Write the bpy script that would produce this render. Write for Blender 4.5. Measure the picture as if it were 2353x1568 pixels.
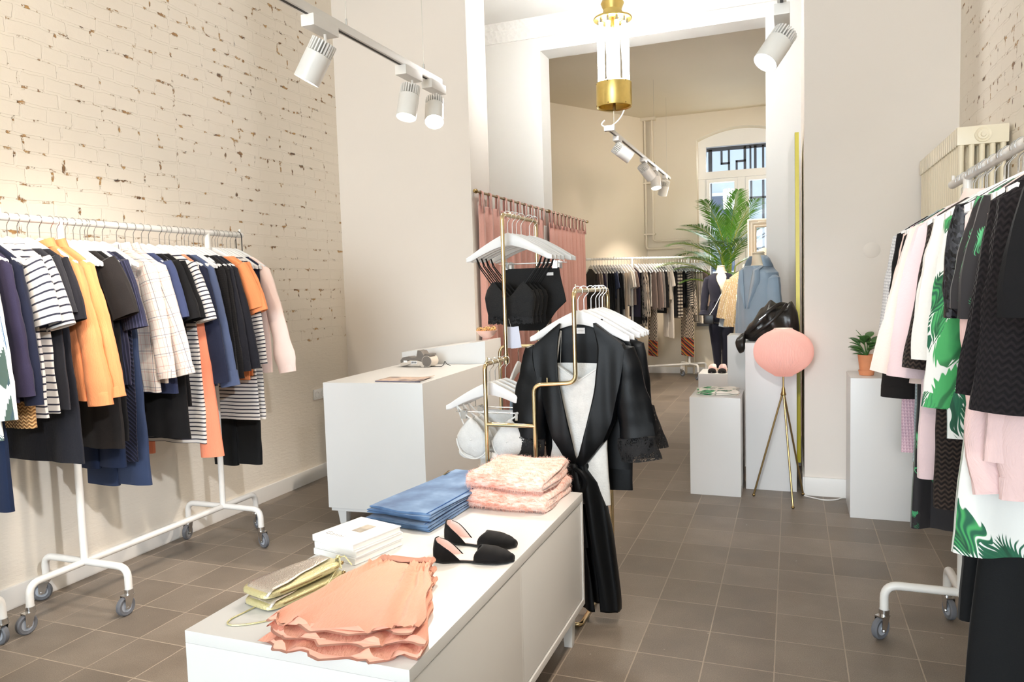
import bpy, bmesh, math, random
from math import sin, cos, pi, radians, sqrt, atan2
from mathutils import Vector, Matrix, noise

SC = bpy.context.scene
COL = SC.collection
for _o in list(bpy.data.objects):
    bpy.data.objects.remove(_o)

# ------------------------------------------------------------------ camera
FPX = 1689.7
cam = bpy.data.cameras.new('camera')
cam.sensor_fit = 'HORIZONTAL'
cam.sensor_width = 36.0
cam.lens = FPX * 36.0 / 2353.0
cam.clip_start = 0.05
cam.clip_end = 200
cam_ob = bpy.data.objects.new('camera', cam)
COL.objects.link(cam_ob)
_yaw, _pit, _rol = .36468, .0737, -.02981
_f = Vector((-sin(_yaw), cos(_yaw), 0)); _r = Vector((cos(_yaw), sin(_yaw), 0)); _u = Vector((0, 0, 1))
_f2 = _f * cos(_pit) - _u * sin(_pit); _u2 = _u * cos(_pit) + _f * sin(_pit)
_r3 = _r * cos(_rol) + _u2 * sin(_rol); _u3 = _u2 * cos(_rol) - _r * sin(_rol)
_m = Matrix.Identity(4)
for _i in range(3):
    _m[_i][0], _m[_i][1], _m[_i][2] = _r3[_i], _u3[_i], -_f2[_i]
_m[2][3] = 1.45
cam_ob.matrix_world = _m
SC.camera = cam_ob

# ------------------------------------------------------------------ view, world, daylight
SC.view_settings.view_transform = 'Standard'
SC.view_settings.look = 'None'
SC.view_settings.gamma = 1.0
SC.view_settings.use_curve_mapping = False
SC.view_settings.exposure = 0.46
SC.cycles.max_bounces = 7
SC.cycles.diffuse_bounces = 5
SC.cycles.glossy_bounces = 4
SC.cycles.transmission_bounces = 6
SC.cycles.transparent_max_bounces = 10
SC.cycles.caustics_reflective = False
SC.cycles.caustics_refractive = False
SC.cycles.sample_clamp_indirect = 6.0
SC.cycles.use_denoising = True
SC.cycles.use_adaptive_sampling = True
SC.cycles.adaptive_threshold = 0.04

world = bpy.data.worlds.new('sky')
SC.world = world
world.use_nodes = True
_wt = world.node_tree
_wt.nodes['Background'].inputs['Color'].default_value = (0.74, 0.86, 1.0, 1)
_wt.nodes['Background'].inputs['Strength'].default_value = 1.5


def area_light(name, loc, aim, sx, sy, power, color):
    l = bpy.data.lights.new(name, 'AREA')
    l.shape = 'RECTANGLE'; l.size = sx; l.size_y = sy
    l.energy = power; l.color = color
    o = bpy.data.objects.new(name, l); COL.objects.link(o)
    o.location = loc
    o.rotation_euler = (Vector(aim) - Vector(loc)).to_track_quat('-Z', 'Y').to_euler()
    return o


def spot_light(name, loc, aim, power, color, angle=70, blend=.6, rad=.04):
    l = bpy.data.lights.new(name, 'SPOT')
    l.energy = power; l.color = color
    l.spot_size = radians(angle); l.spot_blend = blend; l.shadow_soft_size = rad
    o = bpy.data.objects.new(name, l); COL.objects.link(o)
    o.location = loc
    o.rotation_euler = (Vector(aim) - Vector(loc)).to_track_quat('-Z', 'Y').to_euler()
    return o


# daylight entering through the shop window in the front wall (behind the photographer) and the back window
DAY = area_light('shop_window_daylight', (-1.3, -7.15, 1.95), (-1.2, 4.0, 1.3), 4.1, 3.3, 430, (.80, .915, 1.0))
area_light('back_window_daylight', (-.72, 12.28, 2.1), (-.9, 6.0, .8), 1.2, 2.6, 60, (.86, .94, 1.0))

WARM = (1.0, .865, .72)

# ------------------------------------------------------------------ colour + node helpers


def C(r, g, b):
    def f(v):
        v /= 255.0
        return v / 12.92 if v <= .04045 else ((v + .055) / 1.055) ** 2.4
    return (f(r), f(g), f(b), 1.0)


class NT:
    """thin wrapper for a material's node tree"""

    def __init__(s, name):
        s.m = bpy.data.materials.new(name)
        s.m.use_nodes = True
        s.t = s.m.node_tree
        s.b = s.t.nodes['Principled BSDF']
        s.out = s.t.nodes['Material Output']

    def n(s, typ, props=None, **ins):
        nd = s.t.nodes.new('ShaderNode' + typ)
        for k, v in (props or {}).items():
            setattr(nd, k, v)
        for k, v in ins.items():
            s.set(nd, k, v)
        return nd

    def set(s, nd, k, v):
        k = k.replace('_', ' ') if isinstance(k, str) and k not in nd.inputs else k
        i = nd.inputs[k]
        if hasattr(v, 'is_output') or isinstance(v, bpy.types.NodeSocket):
            s.t.links.new(v, i)
        else:
            i.default_value = v

    def ma(s, op, a, b=0.0, c=0.0, clamp=False):
        nd = s.t.nodes.new('ShaderNodeMath'); nd.operation = op; nd.use_clamp = clamp
        for i, v in enumerate((a, b, c)):
            s.set(nd, i, v)
        return nd.outputs[0]

    def mix(s, fac, a, b, blend='MIX'):
        nd = s.t.nodes.new('ShaderNodeMix'); nd.data_type = 'RGBA'; nd.blend_type = blend
        s.set(nd, 0, fac); s.set(nd, 6, a); s.set(nd, 7, b)
        return nd.outputs[2]

    def ramp(s, fac, stops, interp='LINEAR'):
        nd = s.t.nodes.new('ShaderNodeValToRGB'); e = nd.color_ramp; e.interpolation = interp
        e.elements.remove(e.elements[1])
        for i, (p, c) in enumerate(stops):
            el = e.elements[0] if i == 0 else e.elements.new(p)
            el.position = p; el.color = c if len(c) == 4 else (*c, 1)
        s.t.links.new(fac, nd.inputs[0])
        return nd.outputs[0]

    def sm(s, v, a, b):
        nd = s.t.nodes.new('ShaderNodeMapRange'); nd.interpolation_type = 'SMOOTHSTEP'
        s.set(nd, 0, v); s.set(nd, 1, a); s.set(nd, 2, b); s.set(nd, 3, 0.0); s.set(nd, 4, 1.0)
        return nd.outputs[0]

    def pos(s):
        return s.n('NewGeometry').outputs['Position']

    def obj(s):
        return s.n('TexCoord').outputs['Object']

    def uv(s):
        return s.n('TexCoord').outputs['UV']

    def sep(s, v):
        o = s.n('SeparateXYZ', Vector=v).outputs
        return o[0], o[1], o[2]

    def vec(s, x, y, z=0.0):
        nd = s.n('CombineXYZ')
        for i, v in enumerate((x, y, z)):
            s.set(nd, i, v)
        return nd.outputs[0]

    def noise(s, v, scale, detail=2.0, rough=.5, out=0):
        return s.n('TexNoise', Vector=v, Scale=scale, Detail=detail, Roughness=rough).outputs[out]

    def vmul(s, v, k):
        nd = s.n('VectorMath', {'operation': 'MULTIPLY'}); s.set(nd, 0, v); s.set(nd, 1, k)
        return nd.outputs[0]

    def bump(s, h, strength=.3, dist=.01):
        nd = s.n('Bump', Height=h, Strength=strength, Distance=dist)
        s.t.links.new(nd.outputs[0], s.b.inputs['Normal'])
        return nd

    def base(s, c, rough=.5, metal=0.0, **kw):
        s.set(s.b, 'Base Color', c); s.set(s.b, 'Roughness', rough); s.set(s.b, 'Metallic', metal)
        for k, v in kw.items():
            s.set(s.b, k, v)
        return s.m


def plain(name, c, rough=.5, metal=0.0, var=.05, nscale=30, bump=.0, **kw):
    t = NT(name)
    p = t.obj()
    f = t.noise(p, nscale, 3)
    lo = tuple(max(0, x * (1 - var)) for x in c[:3]) + (1,); hi = tuple(min(1, x * (1 + var)) for x in c[:3]) + (1,)
    if bump:
        t.bump(f, bump, .004)
    return t.base(t.mix(f, lo, hi), rough, metal, **kw)


# ------------------------------------------------------------------ mesh helpers


class MB:
    def __init__(s):
        s.v = []; s.f = []; s.uv = []; s.mi = []

    def add(s, verts, faces, uvs=None, mi=0):
        o = len(s.v)
        s.v += [tuple(p) for p in verts]
        s.uv += list(uvs) if uvs else [(p[0], p[2]) for p in verts]
        s.f += [tuple(i + o for i in f) for f in faces]
        s.mi += [mi] * len(faces)
        return o

    def box(s, x0, x1, y0, y1, z0, z1, mi=0):
        v = [(x0, y0, z0), (x1, y0, z0), (x1, y1, z0), (x0, y1, z0), (x0, y0, z1), (x1, y0, z1), (x1, y1, z1), (x0, y1, z1)]
        s.add(v, [(0, 3, 2, 1), (4, 5, 6, 7), (0, 1, 5, 4), (1, 2, 6, 5), (2, 3, 7, 6), (3, 0, 4, 7)], mi=mi)
        return s

    def hexa(s, v, mi=0):
        s.add(v, [(0, 3, 2, 1), (4, 5, 6, 7), (0, 1, 5, 4), (1, 2, 6, 5), (2, 3, 7, 6), (3, 0, 4, 7)], mi=mi)
        return s

    def prism(s, poly, z0, z1, axis='z', mi=0):
        n = len(poly)
        def P(a, b, h):
            return (a, b, h) if axis == 'z' else ((a, h, b) if axis == 'y' else (h, a, b))
        v = [P(a, b, z0) for a, b in poly] + [P(a, b, z1) for a, b in poly]
        f = [tuple(range(n - 1, -1, -1)), tuple(range(n, 2 * n))] + [(i, (i + 1) % n, n + (i + 1) % n, n + i) for i in range(n)]
        s.add(v, f, mi=mi)
        return s

    def loft(s, rings, closed=True, cap0=False, cap1=False, uvs=None, mi=0):
        n = len(rings[0]); m = len(rings)
        v = [p for r in rings for p in r]
        f = []
        for i in range(m - 1):
            for j in range(n if closed else n - 1):
                k = (j + 1) % n
                f.append((i * n + j, i * n + k, (i + 1) * n + k, (i + 1) * n + j))
        if cap0: f.append(tuple(range(n - 1, -1, -1)))
        if cap1: f.append(tuple(range((m - 1) * n, m * n)))
        s.add(v, f, uvs, mi)
        return s

    def tube(s, path, r, n=8, caps=True, mi=0, flat=None, ang=0.0):
        P = [Vector(p) for p in path]
        m = len(P)
        T = []
        for i in range(m):
            d = P[min(i + 1, m - 1)] - P[max(i - 1, 0)]
            T.append(d.normalized() if d.length > 1e-9 else Vector((0, 0, 1)))
        ref = Vector((0, 1, 0)) if abs(T[0].y) < .9 else Vector((1, 0, 0))
        nrm = (ref - T[0] * ref.dot(T[0])).normalized()
        rings = []; uvs = []; L = 0
        for i in range(m):
            if i:
                nrm = (nrm - T[i] * nrm.dot(T[i]))
                nrm = nrm.normalized() if nrm.length > 1e-6 else T[i].orthogonal().normalized()
                L += (P[i] - P[i - 1]).length
            b = T[i].cross(nrm)
            rr = r[i] if isinstance(r, (list, tuple)) else r
            fl = 1.0 if flat is None else flat
            ring = []
            for j in range(n):
                a = 2 * pi * j / n + ang
                ring.append(P[i] + b * (cos(a) * rr) + nrm * (sin(a) * rr * fl))
                uvs.append((j / n * 2 * pi * rr, L))
            rings.append(ring)
        s.loft(rings, True, caps, caps, uvs, mi)
        return s

    def lathe(s, prof, n=24, c=(0, 0, 0), mi=0, cap0=False, cap1=False):
        rings = [[(c[0] + r * cos(2 * pi * j / n), c[1] + r * sin(2 * pi * j / n), c[2] + z) for j in range(n)] for r, z in prof]
        uvs = [(j / n, z) for r, z in prof for j in range(n)]
        s.loft(rings, True, cap0, cap1, uvs, mi)
        return s

    def ball(s, c, r, n=10, mi=0, sx=1, sy=1, sz=1):
        rings = []
        for i in range(n // 2 + 1):
            a = -pi / 2 + pi * i / (n // 2)
            q = max(cos(a), .02)
            rings.append([(c[0] + r * sx * q * cos(2 * pi * j / n), c[1] + r * sy * q * sin(2 * pi * j / n), c[2] + r * sz * sin(a)) for j in range(n)])
        s.loft(rings, True, True, True, None, mi)
        return s

    def xf(s, M, a=0):
        s.v[a:] = [tuple(M @ Vector(p)) for p in s.v[a:]]
        return s

    def build(s, name, mats, parent=None, loc=None, sharp=35, bevel=0, kind=None, label=None, smooth=True, sub=0):
        me = bpy.data.meshes.new(name)
        off = Vector(loc) if loc is not None else Vector((0, 0, 0))
        me.from_pydata([tuple(Vector(p) - off) for p in s.v], [], s.f)
        uvl = me.uv_layers.new(name='UVMap')
        vi = [0] * len(me.loops); me.loops.foreach_get('vertex_index', vi)
        flat = [0.0] * (2 * len(vi))
        for i, k in enumerate(vi):
            flat[2 * i], flat[2 * i + 1] = s.uv[k]
        uvl.data.foreach_set('uv', flat)
        mats = mats if isinstance(mats, (list, tuple)) else [mats]
        for m in mats: me.materials.append(m)
        if len(mats) > 1: me.polygons.foreach_set('material_index', s.mi)
        bm = bmesh.new(); bm.from_mesh(me)
        if bevel:
            es = [e for e in bm.edges if len(e.link_faces) == 2 and e.calc_face_angle(0) > radians(40)]
            bmesh.ops.bevel(bm, geom=es, offset=bevel, segments=2, affect='EDGES', profile=.7, clamp_overlap=True)
        bmesh.ops.recalc_face_normals(bm, faces=bm.faces)
        bm.to_mesh(me); bm.free()
        if smooth:
            me.shade_smooth()
            me.set_sharp_from_angle(angle=radians(sharp))
        me.update()
        o = bpy.data.objects.new(name, me)
        COL.objects.link(o)
        if parent is not None:
            o.parent = parent
        if loc is not None:
            o.location = loc if parent is None else Vector(loc)
        if kind: o['kind'] = kind
        if label: o['label'] = label
        if sub:
            md = o.modifiers.new('smooth', 'SUBSURF'); md.levels = sub; md.render_levels = sub
        return o


def thing(name, label, cat, loc=(0, 0, 0), rotz=0.0, group=None):
    o = bpy.data.objects.new(name, None); COL.objects.link(o)
    o.empty_display_size = .1
    o.location = loc; o.rotation_euler = (0, 0, rotz)
    o['label'] = label; o['category'] = cat
    if group: o['group'] = group
    return o


def tag(o, label, cat, group=None, kind=None):
    o['label'] = label; o['category'] = cat
    if group: o['group'] = group
    if kind: o['kind'] = kind
    return o


def dup(root, loc, rotz, label, group=None):
    r = root.copy(); COL.objects.link(r)
    r.location = loc; r.rotation_euler = (0, 0, rotz); r['label'] = label
    if group: r['group'] = group
    for ch in list(root.children):
        c = ch.copy(); COL.objects.link(c); c.parent = r
        for g in list(ch.children):
            d = g.copy(); COL.objects.link(d); d.parent = c
    return r


def fillet(pts, r, k=5):
    P = [Vector(p) for p in pts]
    out = [P[0]]
    for i in range(1, len(P) - 1):
        a, b, c = P[i - 1], P[i], P[i + 1]
        d1 = (a - b); d2 = (c - b)
        rr = min(r, d1.length * .49, d2.length * .49)
        p1 = b + d1.normalized() * rr; p2 = b + d2.normalized() * rr
        for q in range(k + 1):
            t = q / k
            out.append(p1 * (1 - t) ** 2 + b * 2 * t * (1 - t) + p2 * t * t)
    out.append(P[-1])
    return out


def lerp(a, b, t):
    return a + (b - a) * t


def interp(tab, x):
    if x <= tab[0][0]: return tab[0][1]
    for (x0, y0), (x1, y1) in zip(tab, tab[1:]):
        if x <= x1:
            t = (x - x0) / (x1 - x0); t = t * t * (3 - 2 * t)
            return y0 + (y1 - y0) * t
    return tab[-1][1]


def sgp(v, p):
    return math.copysign(abs(v) ** p, v)


def text_mesh(name, s, size, loc, rot, m, parent=None, extrude=.0004, align='CENTER', offset=0.0, spacing=1.0, xs=1.0):
    cu = bpy.data.curves.new(name, 'FONT')
    cu.body = s; cu.size = size; cu.extrude = extrude; cu.align_x = align; cu.align_y = 'CENTER'
    cu.offset = offset; cu.space_character = spacing
    t = bpy.data.objects.new('tmp', cu); COL.objects.link(t)
    dg = bpy.context.evaluated_depsgraph_get()
    me = bpy.data.meshes.new_from_object(t.evaluated_get(dg))
    bpy.data.objects.remove(t)
    me.materials.clear(); me.materials.append(m)
    o = bpy.data.objects.new(name, me); COL.objects.link(o)
    if parent is not None: o.parent = parent
    o.location = loc; o.rotation_euler = rot; o.scale = (xs, 1, 1)
    return o


# ------------------------------------------------------------------ shared materials
M = {}
M['white_lacquer'] = plain('white_lacquer', C(221, 221, 220), .32, var=.01, nscale=8)
M['white_metal'] = plain('white_powder_coat', C(232, 230, 226), .35, var=.02)
M['hanger_white'] = plain('white_painted_wood', C(228, 228, 228), .35, var=.02)
M['chrome'] = plain('chrome', C(205, 205, 205), .18, 1.0, var=.03)
M['brass'] = plain('polished_brass', C(226, 206, 164), .17, 1.0, var=.05)
M['old_brass'] = plain('aged_brass', C(150, 125, 82), .30, 1.0, var=.15, nscale=60)
M['gold_drum'] = plain('hammered_brass', C(226, 200, 122), .34, 1.0, var=.15, nscale=14)
M['rubber'] = plain('grey_rubber', C(104, 106, 112), .6, var=.06)
M['wheel_grey'] = plain('grey_plastic', C(176, 182, 192), .45, var=.04)
M['black'] = plain('black_plastic', C(22, 22, 24), .5)
M['paper'] = plain('white_paper', C(240, 240, 240), .7, var=.02)
M['ink'] = plain('black_ink', C(45, 45, 48), .7)


def emit(name, c, s):
    t = NT(name)
    e = t.n('Emission', Color=c, Strength=s)
    t.t.links.new(e.outputs[0], t.out.inputs[0])
    return t.m


M['lens'] = emit('lit_lens', (1, .93, .84, 1), 12)
M['tube_light'] = emit('lit_fluorescent_tube', (.98, .985, .98, 1), 54)


def wall_mat(name, c, bump=.08, scale=90):
    t = NT(name)
    p = t.pos()
    n1 = t.noise(p, scale, 4, .6); n2 = t.noise(p, 3, 3)
    t.bump(n1, bump, .004)
    lo = tuple(x * .97 for x in c[:3]) + (1,)
    return t.base(t.mix(n2, lo, c), .75)


M['plaster'] = wall_mat('white_plaster', C(230, 222, 213))
M['plaster_cool'] = wall_mat('white_wall_paint', C(233, 231, 226))
M['plaster_warm'] = wall_mat('cream_wall_paint', C(224, 214, 196))
M['trim'] = plain('white_trim_paint', C(232, 230, 226), .4, var=.015)


def brick_mat(name, plaster_to):
    """white-painted old brick: paint worn off in the joints; smooth rough plaster below plaster_to metres"""
    t = NT(name)
    x, y, z = t.sep(t.pos())
    wob = t.noise(t.pos(), 2.2, 2)
    zz = t.ma('ADD', z, t.ma('MULTIPLY', t.ma('SUBTRACT', wob, .5), .03))
    wv = t.noise(t.pos(), 14, 3)
    yy = t.ma('ADD', y, t.ma('MULTIPLY', t.ma('SUBTRACT', wv, .5), .03))
    zz = t.ma('ADD', zz, t.ma('MULTIPLY', t.ma('SUBTRACT', t.noise(t.pos(), 11, 3), .5), .022))
    v = t.vec(yy, zz)
    br = t.n('TexBrick', {'offset': .5, 'squash': .55, 'squash_frequency': 2}, Vector=v, Scale=1.0)
    br.inputs['Mortar Size'].default_value = .0075
    br.inputs['Mortar Smooth'].default_value = .25
    br.inputs['Brick Width'].default_value = .25
    br.inputs['Row Height'].default_value = .0775
    joint = br.outputs['Fac']
    # worn patches: only some of the joints have lost their paint
    n1 = t.noise(t.vec(yy, zz, 3.0), 12.0, 5, .68)
    n2 = t.noise(t.vec(yy, zz, 9.0), 2.1, 2)
    wear = t.sm(t.ma('ADD', n1, t.ma('MULTIPLY', n2, .22)), .665, .72)
    br2 = t.n('TexBrick', {'offset': .5, 'squash': .55, 'squash_frequency': 2}, Vector=v, Scale=1.0)
    br2.inputs['Mortar Size'].default_value = .017
    br2.inputs['Mortar Smooth'].default_value = .6
    br2.inputs['Brick Width'].default_value = .25
    br2.inputs['Row Height'].default_value = .0775
    wide = br2.outputs['Fac']
    wear2 = t.sm(t.ma('ADD', n1, t.ma('MULTIPLY', n2, .22)), .745, .77)
    mask = t.ma('MAXIMUM', t.ma('MULTIPLY', joint, wear), t.ma('MULTIPLY', wide, wear2))
    up = t.sm(t.ma('ADD', z, t.ma('MULTIPLY', t.noise(t.pos(), 5, 3), .16)), plaster_to, plaster_to + .03)
    mask = t.ma('MULTIPLY', mask, up, clamp=True)
    tone = t.noise(t.vec(yy, zz, 5.0), 13, 2)
    worn = t.ramp(tone, [(.32, C(70, 52, 42)), (.46, C(150, 112, 70)), (.6, C(190, 150, 95)), (.75, C(120, 98, 80))])
    paint = t.mix(t.noise(t.pos(), 1.2, 2), C(229, 219, 204), C(236, 228, 215))
    col = t.mix(mask, paint, worn)
    fine = t.noise(t.pos(), 60, 4, .6)
    lump = t.noise(t.vec(yy, zz, 1.0), 16, 3)
    hb = t.ma('SUBTRACT', t.ma('MULTIPLY', lump, .25), t.ma('ADD', t.ma('MULTIPLY', joint, .45), t.ma('MULTIPLY', mask, 1.1)))
    hb = t.ma('MULTIPLY', hb, up)
    strk = t.noise(t.vmul(t.pos(), (1, 6, 26)), 3.0, 3, .6)
    low = t.ma('MULTIPLY', strk, t.ma('SUBTRACT', 1.0, up))
    h = t.ma('ADD', hb, t.ma('ADD', t.ma('MULTIPLY', fine, .10), t.ma('MULTIPLY', low, .35)))
    t.bump(h, .55, .012)
    return t.base(col, .6)


M['brick_left'] = brick_mat('white_painted_brick', 1.12)
M['brick_right'] = brick_mat('white_painted_brick_right', 0.3)


def floor_mat():
    t = NT('brown_grey_cement_tiles')
    x, y, z = t.sep(t.pos())
    wob = t.noise(t.pos(), 40, 2)
    xx = t.ma('ADD', t.ma('ADD', x, .318 + .2545 * 20), t.ma('MULTIPLY', t.ma('SUBTRACT', wob, .5), .003))
    yy = t.ma('ADD', t.ma('ADD', y, -2.777 + .2575 * 20), t.ma('MULTIPLY', t.ma('SUBTRACT', wob, .5), .003))
    cx = t.ma('DIVIDE', xx, .2545); cy = t.ma('DIVIDE', yy, .2575)
    fx = t.ma('ABSOLUTE', t.ma('SUBTRACT', t.ma('FRACT', cx), .5)); fy = t.ma('ABSOLUTE', t.ma('SUBTRACT', t.ma('FRACT', cy), .5))
    e = t.ma('MAXIMUM', fx, fy)
    grout = t.sm(e, .4875, .4935)
    idn = t.n('TexWhiteNoise', {'noise_dimensions': '2D'}, Vector=t.vec(t.ma('FLOOR', cx), t.ma('FLOOR', cy))).outputs
    sp = t.noise(t.pos(), 260, 3, .7); bl = t.noise(t.pos(), 3.2, 4, .6)
    tone = t.ma('ADD', t.ma('MULTIPLY', idn[0], .13), t.ma('ADD', t.ma('MULTIPLY', sp, .62), t.ma('MULTIPLY', bl, .40)))
    tile = t.ramp(tone, [(.28, C(84, 76, 68)), (.56, C(122, 111, 100)), (.85, C(160, 148, 136))])
    fl = t.sm(t.noise(t.pos(), 33, 1), .80, .82)
    tile = t.mix(t.ma('MULTIPLY', fl, .7), tile, C(196, 188, 176))
    gcol = t.mix(t.noise(t.pos(), 4, 2), C(142, 128, 114), C(182, 168, 152))
    col = t.mix(grout, tile, gcol)
    t.bump(t.ma('SUBTRACT', t.ma('MULTIPLY', sp, .12), t.ma('MULTIPLY', grout, .5)), .35, .003)
    rg = t.ma('ADD', .36, t.ma('MULTIPLY', bl, .22))
    return t.base(col, t.ma('ADD', rg, t.ma('MULTIPLY', grout, .2)))


M['floor'] = floor_mat()
# ================================================================== the setting
ZC = 4.02           # ceiling
XL, XR = -3.46, .95
Y1, Y1b = 5.21, 5.58
Y2, Y2b = 7.00, 7.28
YB = 11.80
JL, JR = -2.285, .078      # opening of the first cross wall
OL, OR = -2.29, -.212      # opening of the second cross wall
OZ = 3.735


def struct(name, mb, m, **kw):
    o = mb.build(name, m, **kw); o['kind'] = 'structure'
    return o


struct('floor', MB().box(-5.2, 2.2, -7.5, 12.6, -.2, 0), M['floor'])
struct('ceiling', MB().box(-5.2, 2.2, -7.5, Y2 + .14, ZC, ZC + .15), M['plaster_cool'])
struct('ceiling_back', MB().box(-5.2, 2.2, Y2 + .14, 12.3, ZC, ZC + .15), M['plaster_warm'])
struct('wall_left', MB().box(XL - .25, XL, -7, Y2, 0, ZC), M['brick_left'])
struct('wall_right', MB().box(XR, XR + .25, -7, Y1 + .05, 0, ZC), M['brick_right'])
struct('wall_cross_left', MB().box(XL, JL, Y1, Y1b, 0, ZC), M['plaster'])
struct('wall_cross_right', MB().box(JR, XR + .3, Y1, Y2b, 0, ZC), M['plaster'])
w = MB()
w.box(XL, OL, Y2, Y2b, 0, ZC); w.box(OR, JR + .05, Y2, Y2b, 0, ZC); w.box(OL, OR, Y2, Y2b, OZ, ZC)
struct('wall_middle', w, M['plaster_cool'])
# stucco cornice of the passage
w = MB()
_pr = [(0, 0), (0, -.16), (-.02, -.16), (-.03, -.12), (-.07, -.085), (-.075, -.06), (-.11, -.03), (-.12, 0)]
rings = []
for x in (XL, OL, OL + .5, -1.2, OR, JR):
    rings.append([(x, Y2 + a, ZC + b) for a, b in _pr])
w.loft(rings, True, True, True)
t = NT('stucco_ornament')
p = t.pos()
vo = t.n('TexVoronoi', Vector=p, Scale=22.0).outputs[0]
t.bump(t.ma('ADD', vo, t.ma('MULTIPLY', t.noise(p, 30, 3), .8)), .5, .012)
struct('trim_1', w, t.base(C(236, 234, 229), .8))
# back room
_dx0, _dy0, _dx1, _dy1 = -4.55, 7.79, -2.15, YB
w = MB()
_nx, _ny = -(_dy1 - _dy0), (_dx1 - _dx0); _l = sqrt(_nx * _nx + _ny * _ny); _nx, _ny = _nx / _l * .2, _ny / _l * .2
w.prism([(_dx0, _dy0), (_dx1, _dy1), (_dx1 + _nx, _dy1 + _ny), (_dx0 + _nx, _dy0 + _ny)], 0, ZC)
struct('wall_diagonal', w, M['plaster_warm'])
# back wall with an arched window niche
WX0, WX1, WZ0, WZT, WZC = -1.37, -.07, .80, 3.62, 3.77   # niche: left, right, sill, springing, crown
w = MB()
w.box(-2.5, WX0, YB, YB + .45, 0, ZC); w.box(WX1, 1.6, YB, YB + .45, 0, ZC); w.box(WX0, WX1, YB, YB + .45, 0, WZ0)
_n = 14
top = [(lerp(WX0, WX1, i / _n), WZT + (WZC - WZT) * (1 - (2 * i / _n - 1) ** 2)) for i in range(_n + 1)]
for (xa, za), (xb, zb) in zip(top, top[1:]):
    w.hexa([(xa, YB, za), (xb, YB, zb), (xb, YB + .45, zb), (xa, YB + .45, za), (xa, YB, ZC), (xb, YB, ZC), (xb, YB + .45, ZC), (xa, YB + .45, ZC)])
struct('wall_back', w, M['plaster_warm'], sharp=50)
struct('wall_back_right', MB().box(1.5, 1.7, Y2b, YB + .1, 0, ZC), M['plaster_warm'])
struct('wall_back_left', MB().box(-4.75, -4.5, Y2b - .1, 8.2, 0, ZC), M['plaster_warm'])
struct('wall_back_front', MB().box(-4.75, XL, Y2 + .1, Y2b, 0, ZC).box(JR, 1.7, Y2b - .02, Y2b + .1, 0, ZC), M['plaster_warm'])
# front wall behind the photographer, with the open shop-window hole
w = MB()
w.box(XL - .2, -3.4, -7.25, -7, 0, ZC); w.box(.8, 1.2, -7.25, -7, 0, ZC)
w.box(-3.4, .8, -7.25, -7, 0, .35); w.box(-3.4, .8, -7.25, -7, 3.6, ZC)
struct('wall_front', w, M['plaster'])
# baseboards
struct('baseboard_left', MB().box(XL, XL + .018, -7, Y1, 0, .105), M['trim'], bevel=.004)
struct('baseboard_cross', MB().box(JR, XR, Y1 - .018, Y1, 0, .125).box(JR - .012, JR, Y1 - .018, Y1 + 1.79, 0, .125), M['trim'], bevel=.004)
struct('baseboard_cross_left', MB().box(XL, JL, Y1 - .018, Y1, 0, .105), M['trim'], bevel=.004)
w = MB(); w.box(-2.15, 1.5, YB - .02, YB, 0, .1)
struct('baseboard_back', w, M['trim'], bevel=.004)
w = MB(); w.prism([(_dx0, _dy0), (_dx1, _dy1), (_dx1 - _nx * .1, _dy1 - _ny * .1), (_dx0 - _nx * .1, _dy0 - _ny * .1)], 0, .1)
struct('baseboard_diagonal', w, M['trim'])

# window in the back wall: frame, mullion, transom, casements and panes
YW = YB + .22
wr = thing('window_1', '', '', (WX0, YW, WZ0)); del wr['label']; del wr['category']; wr['kind'] = 'structure'
L0 = Vector((WX0, YW, WZ0))
fr = MB()
fr.box(WX0, WX0 + .12, YW, YW + .09, WZ0, 3.60); fr.box(WX1 - .12, WX1, YW, YW + .09, WZ0, 3.60)
fr.prism([(WX0 - .02, 3.53)] + [(WX1 + .02, 3.53)] + [(x, z + .02) for x, z in reversed(top)], YW - .006, YW + .094, axis='y')
fr.box(WX0, WX1, YW - .03, YW + .098, 3.035, 3.145); fr.box(-.72 - .055, -.72 + .055, YW - .012, YW + .086, WZ0, 3.06)
fr.box(WX0, WX1, YW, YW + .09, WZ0, WZ0 + .08)
o = fr.build('window_frame', M['trim'], wr); o.location = -L0
for x0, x1 in ((WX0 + .125, -.778), (-.662, WX1 - .125)):
    q = MB()
    for a in ((x0, x0 + .05, WZ0 + .085, 3.03), (x1 - .05, x1, WZ0 + .085, 3.03), (x0 + .05, x1 - .05, WZ0 + .085, WZ0 + .15), (x0 + .05, x1 - .05, 2.975, 3.03)):
        q.box(a[0], a[1], YW - .025, YW + .05, a[2], a[3])
    o = q.build('casement', M['trim'], wr); o.location = -L0
t = NT('window_glass')
tr = t.n('BsdfTransparent'); gl = t.n('BsdfGlossy', Roughness=.02)
fz = t.n('Fresnel', IOR=1.45)
mx = t.n('MixShader'); t.t.links.new(fz.outputs[0], mx.inputs[0]); t.t.links.new(tr.outputs[0], mx.inputs[1]); t.t.links.new(gl.outputs[0], mx.inputs[2])
t.t.links.new(mx.outputs[0], t.out.inputs[0])
M['glass'] = t.m
for a in ((WX0 + .16, -.81, WZ0 + .13, 2.99), (-.63, WX1 - .16, WZ0 + .13, 2.99), (WX0 + .1, WX1 - .1, 3.13, 3.54)):
    o = MB().box(a[0], a[1], YW + .03, YW + .036, a[2], a[3]).build('pane', M['glass'], wr); o.location = -L0
struct('trim_2', MB().box(WX0 - .02, WX1 + .02, YB - .06, YB + .24, WZ0 - .05, WZ0), plain('dark_window_sill', C(92, 92, 95), .5))

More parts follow.
